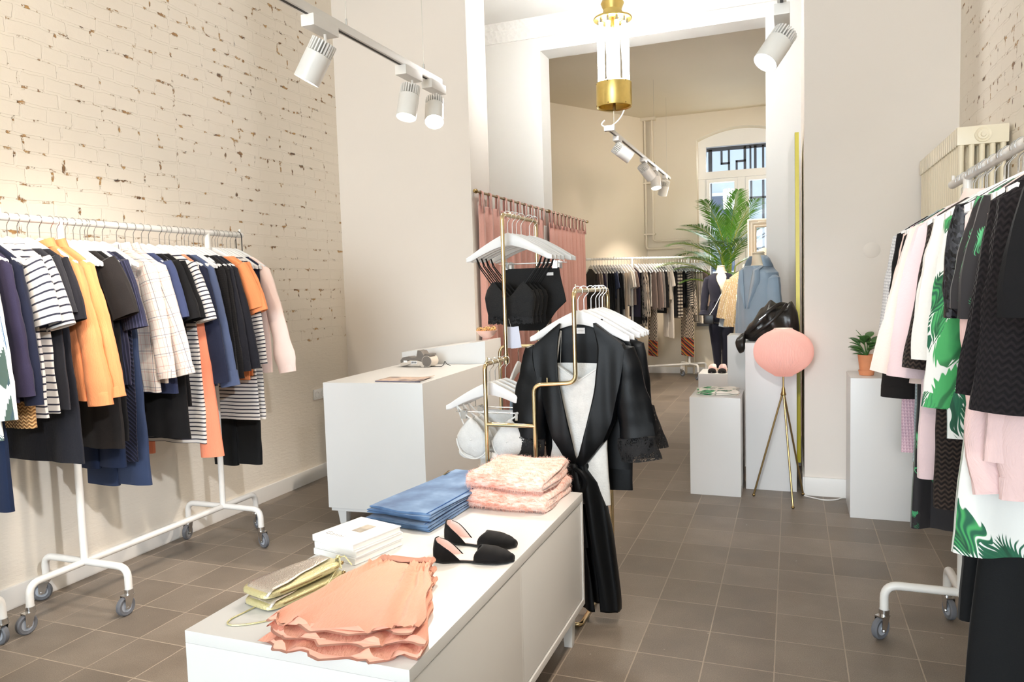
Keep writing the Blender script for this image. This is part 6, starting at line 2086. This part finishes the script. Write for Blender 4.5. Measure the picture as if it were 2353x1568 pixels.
# ================================================================== palm
pm = thing('palm', 'big potted areca palm in front of the back window', 'palm', (-.88, 11.0, 0))
t = NT('palm_leaf'); pg_ = t.base(t.mix(t.noise(t.obj(), 4, 2), C(44, 112, 34), C(120, 160, 66)), .42)
pg2 = fabric('yellow_green_stalk', C(140, 150, 60), .5, sheen=0)
MB().lathe([(.001, .0), (.16, .0), (.20, .40), (.185, .40), (.17, .34), (.001, .34)], 28).build('pot', plain('grey_planter', C(120, 116, 112), .6), pm)
rnd = random.Random(11)
fr_specs = [(-2.6, .80, 1.62, .80), (-2.2, .62, 1.75, .8), (-1.2, .12, 1.95, .75), (-.9, .30, 1.75, .9), (-.15, .62, 1.8, .85), (.25, .95, 1.5, .8), (2.9, .55, 1.7, .8), (2.5, .8, 1.5, .8), (1.8, .3, 1.8, .7),
            (-1.7, .55, 1.35, .9), (-2.9, .8, 1.3, .6), (-1.3, .8, 1.1, .85), (-.5, .75, 1.2, .8), (-2.4, .7, 1.35, .7), (3.3, .9, 1.35, .85), (-.2, .35, 1.6, .7), (-2.0, .28, 1.85, .8), (-1.0, .55, 1.45, .8), (-2.7, .9, 1.15, .55), (-1.6, 1.1, .95, .7), (-.6, 1.15, 1.0, .7)]
for (az, tilt, hh, ln) in fr_specs:
    d = Vector((cos(az), sin(az), 0))
    base = Vector((rnd.uniform(-.05, .05), rnd.uniform(-.05, .05), .36))
    # stalk rises then the blade arches outwards
    p1 = base + d * (.18 * tilt) + Vector((0, 0, hh * .86))
    pts = [base, lerp(base, p1, .5) + Vector((0, 0, .03))]
    m_ = 22
    for i in range(m_ + 1):
        s = i / m_
        el = 1.40 - tilt * .72 - s * (.45 + tilt * .75)
        if i == 0: p = p1.copy()
        else: p = p + (d * cos(el) + Vector((0, 0, 1)) * sin(el)) * (ln / m_)
        pts.append(p.copy())
    b = MB(); b.tube(pts, [lerp(.010, .002, i / (len(pts) - 1)) for i in range(len(pts))], 6, mi=1)
    bl = pts[3:]
    for i in range(1, len(bl)):
        for sub_ in (0, .5):
            s = (i + sub_) / len(bl)
            p = bl[i - 1].lerp(bl[i], .5 + sub_)
            tg = (bl[i] - bl[i - 1]).normalized()
            side = tg.cross(Vector((0, 0, 1))); side = side.normalized() if side.length > .05 else Vector((-d.y, d.x, 0))
            up = side.cross(tg).normalized()
            L = ln * .42 * (sin(pi * min(1, .12 + s * .86)) ** .7) * rnd.uniform(.85, 1.1)
            for sg in (-1, 1):
                dr = (side * sg * .8 + tg * .95 + up * .12 + Vector((rnd.uniform(-.08, .08), rnd.uniform(-.08, .08), rnd.uniform(-.1, .05)))).normalized()
                w_ = dr.cross(up).normalized() * .007
                q1 = p + dr * L * .45; q2 = p + dr * L + Vector((0, 0, -.05 * L / .3))
                b.add([p - w_ * .4, p + w_ * .4, q1 + w_, q1 - w_, q2], [(0, 1, 2, 3), (3, 2, 4)])
    b.build('frond', [pg_, pg2], pm)

# ================================================================== far clothes rail, set at an angle
RA = math.atan2(1.05, 1.537)
cxr, cyr = (-2.17 - 1.445) / 2, (10.70 + 11.197) / 2
far = rail_rack('white clothes rail on castors in the rear room, full of black, beige and patterned clothes', 0, -.45, .45, RZ, along='x', seed=33)
far.location = (cxr, cyr, 0); far.rotation_euler = (0, 0, RA)
hr_ = [c for c in far.children if c.name.startswith('hanging_rail')][0]
for v_ in hr_.data.vertices:
    if v_.co.x < -.5: v_.co.x -= .42
FT = ('first second third fourth fifth sixth seventh eighth ninth tenth eleventh twelfth thirteenth fourteenth fifteenth sixteenth seventeenth eighteenth nineteenth twentieth twenty-first twenty-second twenty-third twenty-fourth twenty-fifth twenty-sixth '
      'twenty-seventh twenty-eighth twenty-ninth thirtieth thirty-first thirty-second thirty-third thirty-fourth thirty-fifth thirty-sixth thirty-seventh thirty-eighth thirty-ninth fortieth forty-first forty-second forty-third forty-fourth').split()
FAR = [('jacket', 'black jacket', 'brown_black', .62, 's'), ('top', 'taupe top', 'taupe', .62, 's'), ('cardigan', 'thin stone cardigan', 'beige', .66, 's'), ('top', 'purple grey top', 'navy_purple', .60, 's'), ('dress', 'long cream dress', 'offwhite', .95, 'n'),
       ('dress', 'black dress', 'black', .72, 's'), ('dress', 'black dress', 'black', .80, 's'), ('blouse', 'purple grey blouse with short sleeve', 'blue_grey', .5, 't'), ('dress', 'taupe grey dress', 'grey', .82, 'n'), ('coat', 'long black coat', 'black', .86, 's'),
       ('dress', 'long off white dress', 'offwhite', 1.12, 'n'), ('dress', 'long pale stone dress', 'beige', 1.16, 'n'), ('t_shirt', 'off white t-shirt', 'offwhite', .60, 't'), ('t_shirt', 'white t-shirt', 'white_jacquard', .62, 't'), ('top', 'taupe top with short sleeve', 'taupe', .60, 't'),
       ('top', 'purple navy top', 'navy_purple', .78, 'n'), ('dress', 'black patterned dress', 'black', .88, 'n'), ('coat', 'black and cream dashed coat with rounded hem', 'black_white_plaid', .96, 'l'), ('coat', 'black and cream dashed coat', 'black_white_plaid', .92, 'l'), ('top', 'washed black top', 'brown_black', .66, 'n'),
       ('trousers', 'off white trousers', 'offwhite', .62, 'c'), ('top', 'taupe jersey top', 'taupe', .68, 's'), ('skirt', 'black skirt with sand diamonds and coloured border', 'aztec', 1.36, 'c'), ('cardigan', 'taupe cardigan', 'taupe', .68, 's'), ('cardigan', 'warm grey cardigan', 'grey', .70, 's'),
       ('blouse', 'black lace blouse', 'black', .74, 's'), ('blouse', 'black blouse with coloured print', 'black_white_plaid', .62, 'n'), ('top', 'cream top with wide sleeve', 'offwhite', .54, 't'), ('trousers', 'cream trousers', 'offwhite', 1.1, 'c'), ('top', 'narrow black top', 'black', .80, 'n'),
       ('dress', 'brown and sand striped dress', 'chevron', .82, 'n'), ('dress', 'brown and sand striped dress', 'chevron', .80, 'n'), ('top', 'black top', 'black', .60, 'n'), ('trousers', 'black trousers', 'trouser_black', .66, 'c'), ('shirt', 'sand striped shirt', 'zebra', .52, 's'),
       ('dress', 'long diamond patterned dress with coloured border', 'aztec', 1.40, 'l'), ('skirt', 'long diamond patterned skirt', 'aztec', 1.30, 'c'), ('trousers', 'stone trousers', 'beige', .86, 'c'), ('trousers', 'stone trousers', 'beige', .88, 'c'), ('trousers', 'cream trousers', 'offwhite', .90, 'c'),
       ('cardigan', 'long taupe cardigan', 'taupe', .70, 's'), ('cardigan', 'long warm grey cardigan', 'grey', .84, 's')]
nF = len(FAR)
for i, (kind, desc, fb, L, mode) in enumerate(FAR):
    t_ = -.155 + (i + .5) / nF * 1.09      # along the rail
    t_ = lerp(-1.10, .70, (i + .5) / nF)
    if abs(t_ + .45) < .024: t_ += .022
    if abs(t_ - .45) < .024: t_ -= .022
    px_, py_ = cxr + cos(RA) * t_, cyr + sin(RA) * t_
    lab = '%s, %s from the curtain on the far rail' % (desc, FT[i])
    rz_ = RA + pi / 2
    cat = {'t_shirt': 't-shirt'}.get(kind, kind)
    gF = 'clothes on the far rail'
    if mode == 'c':
        hung_trousers(kind, lab, cat, (px_, py_, HZ), F[fb], .16, L, .15, .16, .010, 200 + i, gF, rz_, .004, legs=(kind == 'trousers'), res=.6)
    else:
        sl = {'s': (.54, .05, .055, .045), 't': (.24, .07, .06, .066), 'l': (.66, .07, .058, .06), 'n': None}[mode]
        garment(kind, lab, cat, (px_, py_, HZ + .012), F[fb], L, .205, .0085, .003, rz_, gF, sl, seed=200 + i, res=.55, flat=.20, rough=.002)
    hanger('white hanger with the %s, %s from the curtain' % (desc, FT[i]), (px_, py_, HZ), rz_, 'white hangers on the far rail', mode == 'c')

wp = thing('wall_plate', 'round white blank cover plate on the right cross wall', 'cover plate', (.475, Y1 - .001, 1.614))
MB().lathe([(.001, .004), (.045, .004), (.05, .001), (.05, 0)], 36).xf(Matrix.Rotation(pi / 2, 4, 'X')).build('disc', M['plaster'], wp)
# ================================================================== ceiling spots and chandelier
WIRE = plain('thin_steel_wire', C(190, 185, 175), .4, .6)
DARK = plain('dark_track_slot', C(50, 48, 46), .6)
SPOTC = {'n': 0}


def track(name_label, x, y0, y1, z, wires, th=.017):
    t = thing('light_track', name_label, 'light track', (x, (y0 + y1) / 2, z))
    L = y1 - y0
    MB().box(-th, th, -L / 2, L / 2, -.017, .017).build('rail', M['white_metal'], t, bevel=.003)
    MB().box(-.006, .006, -L / 2 + .01, L / 2 - .01, -.0185, -.0165).build('slot', DARK, t)
    for wy in wires:
        dy = wy - (y0 + y1) / 2
        MB().tube([(0, dy, .017), (0, dy, ZC - z)], .0015, 5).build('suspension_wire', WIRE, t)
        MB().tube([(0, dy, .015), (0, dy, .05)], .005, 8).build('wire_clip', M['chrome'], t)
    return t


def spotlight(label, x, y, z, aim, power, d=.10, ln=.16, lit=True, color=WARM, angle=75, side=0.0, group=None, rad=.045):
    """z = underside of the rail"""
    t = thing('spotlight', label, 'spotlight', (x, y, z), 0, group)
    MB().box(-.03, .03, -.085, .085, -.045, .0).build('adapter_box', M['white_metal'], t, bevel=.003)
    piv = Vector((side, 0, -.11))
    MB().tube([(side, .03, -.045), (side, .03, -.115)], .006, 8).build('stem', M['white_metal'], t)
    dr = (Vector(aim) - Vector((x, y, z)) - piv).normalized()
    q = dr.to_track_quat('-Z', 'Y').to_matrix().to_4x4()
    q.translation = piv + dr * .02
    r = d / 2
    b = MB()
    b.lathe([(r * .9, .0), (r, -.002), (r, -ln * .72), (r * .97, -ln * .72), (r * .93, -ln * .70)], 28)
    b.lathe([(.001, .0), (r * .9, .0)], 28)
    b.xf(q).build('housing', M['white_metal'], t, sharp=40)
    f = MB()
    for k in range(24):
        a = 2 * pi * k / 24
        f2 = len(f.v)
        f.box(r * .45, r * .98, -.0028, .0028, 0, ln * .30)
        f.xf(Matrix.Rotation(a, 4, 'Z'), f2)
    f.lathe([(r * .5, 0), (r * .5, ln * .27), (.001, ln * .27)], 14)
    f.xf(q).build('cooling_fins', M['white_metal'], t)
    MB().lathe([(.001, -ln * .705), (r * .94, -ln * .705)], 28).xf(q).build('lens', M['lens'], t, label='glowing round lens')
    if lit:
        lo = Vector((x, y, z)) + (q @ Vector((0, 0, -ln * .75)))
        s = spot_light('spot_lamp', lo, aim, power, color, angle, .85, rad)
    return t


zt = 2.53
TX = -1.755
track('long white ceiling track with three spotlights above the left clothes rail', TX, .4, 3.63, zt + .017, (2.75, 3.45))
gS = 'white cylindrical track spotlights'
spotlight('large white spotlight nearest the camera on the left track, tilted at the brick wall', TX, 2.56, zt, (-2.6, 2.35, .9), 60, d=.105, ln=.165, group=gS)
spotlight('middle white spotlight on the left track, pointing down at the white counter', TX, 3.29, zt, (-1.85, 2.75, .5), 65, group=gS)
spotlight('white spotlight at the far end of the left track, its lens turned to the camera', TX, 3.56, zt, (-1.25, 2.35, .6), 60, group=gS)
# unseen near part of the tracks: mostly added lamps that brighten the shop
spotlight('spotlight on the left track, out of the picture, aimed at the brick wall', TX, 1.42, zt, (-3.46, 2.95, 1.4), 75, color=(1, .89, .76), angle=46, group=gS)
spotlight('added unseen white fill spotlight on the left track, aimed at the left rail', TX, 1.1, zt, (-3.0, 2.3, 1.1), 26, group=gS)  # added lamp, warm fill for the clothes on the left rail
spotlight('added unseen fill spotlight at the passage ceiling, aimed at the counter side', -.40, 5.95, ZC, (-2.0, 4.35, .5), 420, angle=42, group=gS)  # lamp added to brighten the counter's right side
spotlight('added unseen fill spotlight on the right track, aimed low at the left wall', -.035, 1.22, zt, (-3.46, 2.9, .7), 190, color=(.93, .95, 1), angle=42, group=gS)  # added cool lamp, stands in for daylight on the lower left wall
spotlight('added unseen fill spotlight on the right track, aimed at the sideboard doors', -.035, 1.5, zt, (-.75, 2.3, .35), 70, angle=60, group=gS)  # added lamp, lifts the door side of the sideboard
track('white ceiling track seen end on above the right clothes rail', -.035, .4, 3.36, zt + .017, (1.6, 3.0))
spotlight('single white spotlight at upper right, hanging from the end of the right track', -.035, 3.25, zt, (-.95, 2.45, .9), 60, d=.10, group=gS)
TB = -1.64; zb = 2.92
spotlight('added unseen fill spotlight on the left track, washing the upper brick wall', TX, .5, zt, (-3.46, 2.6, 2.7), 110, angle=110, group=gS)  # added wide fill lamp for the upper brick wall
spotlight('added unseen fill spotlight on the right track, washing the upper right wall', -.035, .55, zt, (.5, 5.2, 2.6), 70, angle=110, group=gS)  # wide fill lamp added for the upper part of the right wall
spotlight('added unseen white fill spotlight on the right track, aimed at the right rail', -.035, 1.0, zt, (.5, 2.6, 1.0), 16, group=gS)  # fill lamp added for the clothes on the right rail
spotlight('added unseen white fill spotlight on the right track, aimed at the pedestals', -.035, .85, zt, (-.2, 5.2, .8), 330, color=(.97, .97, 1), angle=42, group=gS)  # added neutral lamp that brightens the pedestal fronts
track('white ceiling track running back through the rear room', TB, 7.12, 10.85, zb + .017, (7.3, 9.6, 10.6))
for y, aim, pw, lb in ((7.45, (.6, 8.6, 1.0), 240, 'white spotlight nearest the chandelier on the rear track, turned to the right'),
                       (8.85, (-.3, 10.8, 0.8), 240, 'second white spotlight from the chandelier on the rear track'),
                       (9.62, (-1.3, 9.0, .4), 190, 'third white spotlight on the rear track with its lens lit toward the camera'),
                       (10.42, (-2.1, 11.0, 1.5), 120, 'farthest white spotlight on the rear track above the far clothes rail')):
    spotlight(lb, TB, y, zb, aim, pw, d=.13, ln=.2, group=gS)
track('added white track on the right side of the rear room, hidden by the wall pier', .9, 8.2, 10.8, zb + .017, (8.6, 10.4))  # unseen track, added only to carry the rear fill lamps
spotlight('added fill spotlight on the hidden rear track, aimed across at the slanted wall', .9, 8.8, zb, (-2.8, 9.8, 2.2), 65, d=.13, ln=.2, angle=110, group=gS, rad=.4)  # added wide, soft fill for the slanted wall
spotlight('added fill spotlight on the hidden rear track, aimed at the back wall', .9, 9.8, zb, (-1.6, 11.8, 2.4), 110, d=.13, ln=.2, angle=110, group=gS, rad=.4)  # added fill lamp, brightens the back wall
# supply cable of the rear track
cb = thing('power_cable', 'white power cable curving down to the near end of the rear ceiling track', 'cable', (TB, 7.1, zb))
pa = [(TB + .14, 7.05, ZC - .25), (TB + .15, 7.06, 3.5), (TB + .17, 7.08, 3.22), (TB + .12, 7.1, 3.05), (TB + .0, 7.11, 2.96), (TB - .08, 7.12, 2.99), (TB - .05, 7.12, 3.03)]
P = []
for i in range(len(pa) - 1):
    for k in range(6):
        tt = k / 6
        p0 = Vector(pa[max(i - 1, 0)]); p1 = Vector(pa[i]); p2 = Vector(pa[i + 1]); p3 = Vector(pa[min(i + 2, len(pa) - 1)])
        P.append(.5 * ((2 * p1) + (p2 - p0) * tt + (2 * p0 - 5 * p1 + 4 * p2 - p3) * tt ** 2 + (3 * p1 - p0 - 3 * p2 + p3) * tt ** 3))
P.append(Vector(pa[-1]))
MB().tube(P, .007, 8).build('cord', M['white_metal'], cb).location = -Vector(cb.location)
MB().box(TB - .05, TB + .05, 7.08, 7.13, zb + .0, zb + .05).build('connector', M['white_metal'], cb, bevel=.004).location = -Vector(cb.location)

# chandelier of bare tubes in a brass drum
ch = thing('chandelier', 'brass chandelier of glowing vertical glass tubes above a round brass drum', 'chandelier', (-1.365, 6.1, 2.90))
R = .142
MB().lathe([(R, .0), (R + .003, .005), (R + .003, .19), (R - .006, .20), (R - .012, .195), (R - .012, .01), (R, .0)], 36).build('drum', M['gold_drum'], ch)
MB().lathe([(.001, .05), (R - .012, .05)], 36).build('drum_floor', M['gold_drum'], ch)
for k in range(6):
    a = 2 * pi * k / 6
    for zz in (.012, .188): MB().ball((R * cos(a + .4), R * sin(a + .4), zz), .007, 8).build('rivet', M['old_brass'], ch)
MB().tube([(0, 0, -.03), (0, 0, .05)], .012, 10).build('finial', M['old_brass'], ch)
MB().lathe([(.10, .70), (R + .012, .70), (R + .016, .707), (R + .012, .716), (.10, .716), (.10, .70)], 36).build('top_ring', M['gold_drum'], ch)
MB().lathe([(.05, .716), (.09, .72), (.075, .78), (.095, .83), (.06, .9), (.02, .92), (.015, 1.12)], 28).build('crown', M['gold_drum'], ch)
MB().tube([(0, 0, .05), (0, 0, .72)], .012, 10).build('centre_rod', M['old_brass'], ch)
for k in range(10):
    a = 2 * pi * (k + .3) / 10
    x, y = .112 * cos(a), .112 * sin(a)
    o = MB().tube([(x, y, .10), (x, y, .66)], .017, 12).build('glowing_tube', M['tube_light'], ch)
    MB().tube([(x, y, .655), (x, y, .705)], .012, 8).build('tube_cap', M['chrome'], o)
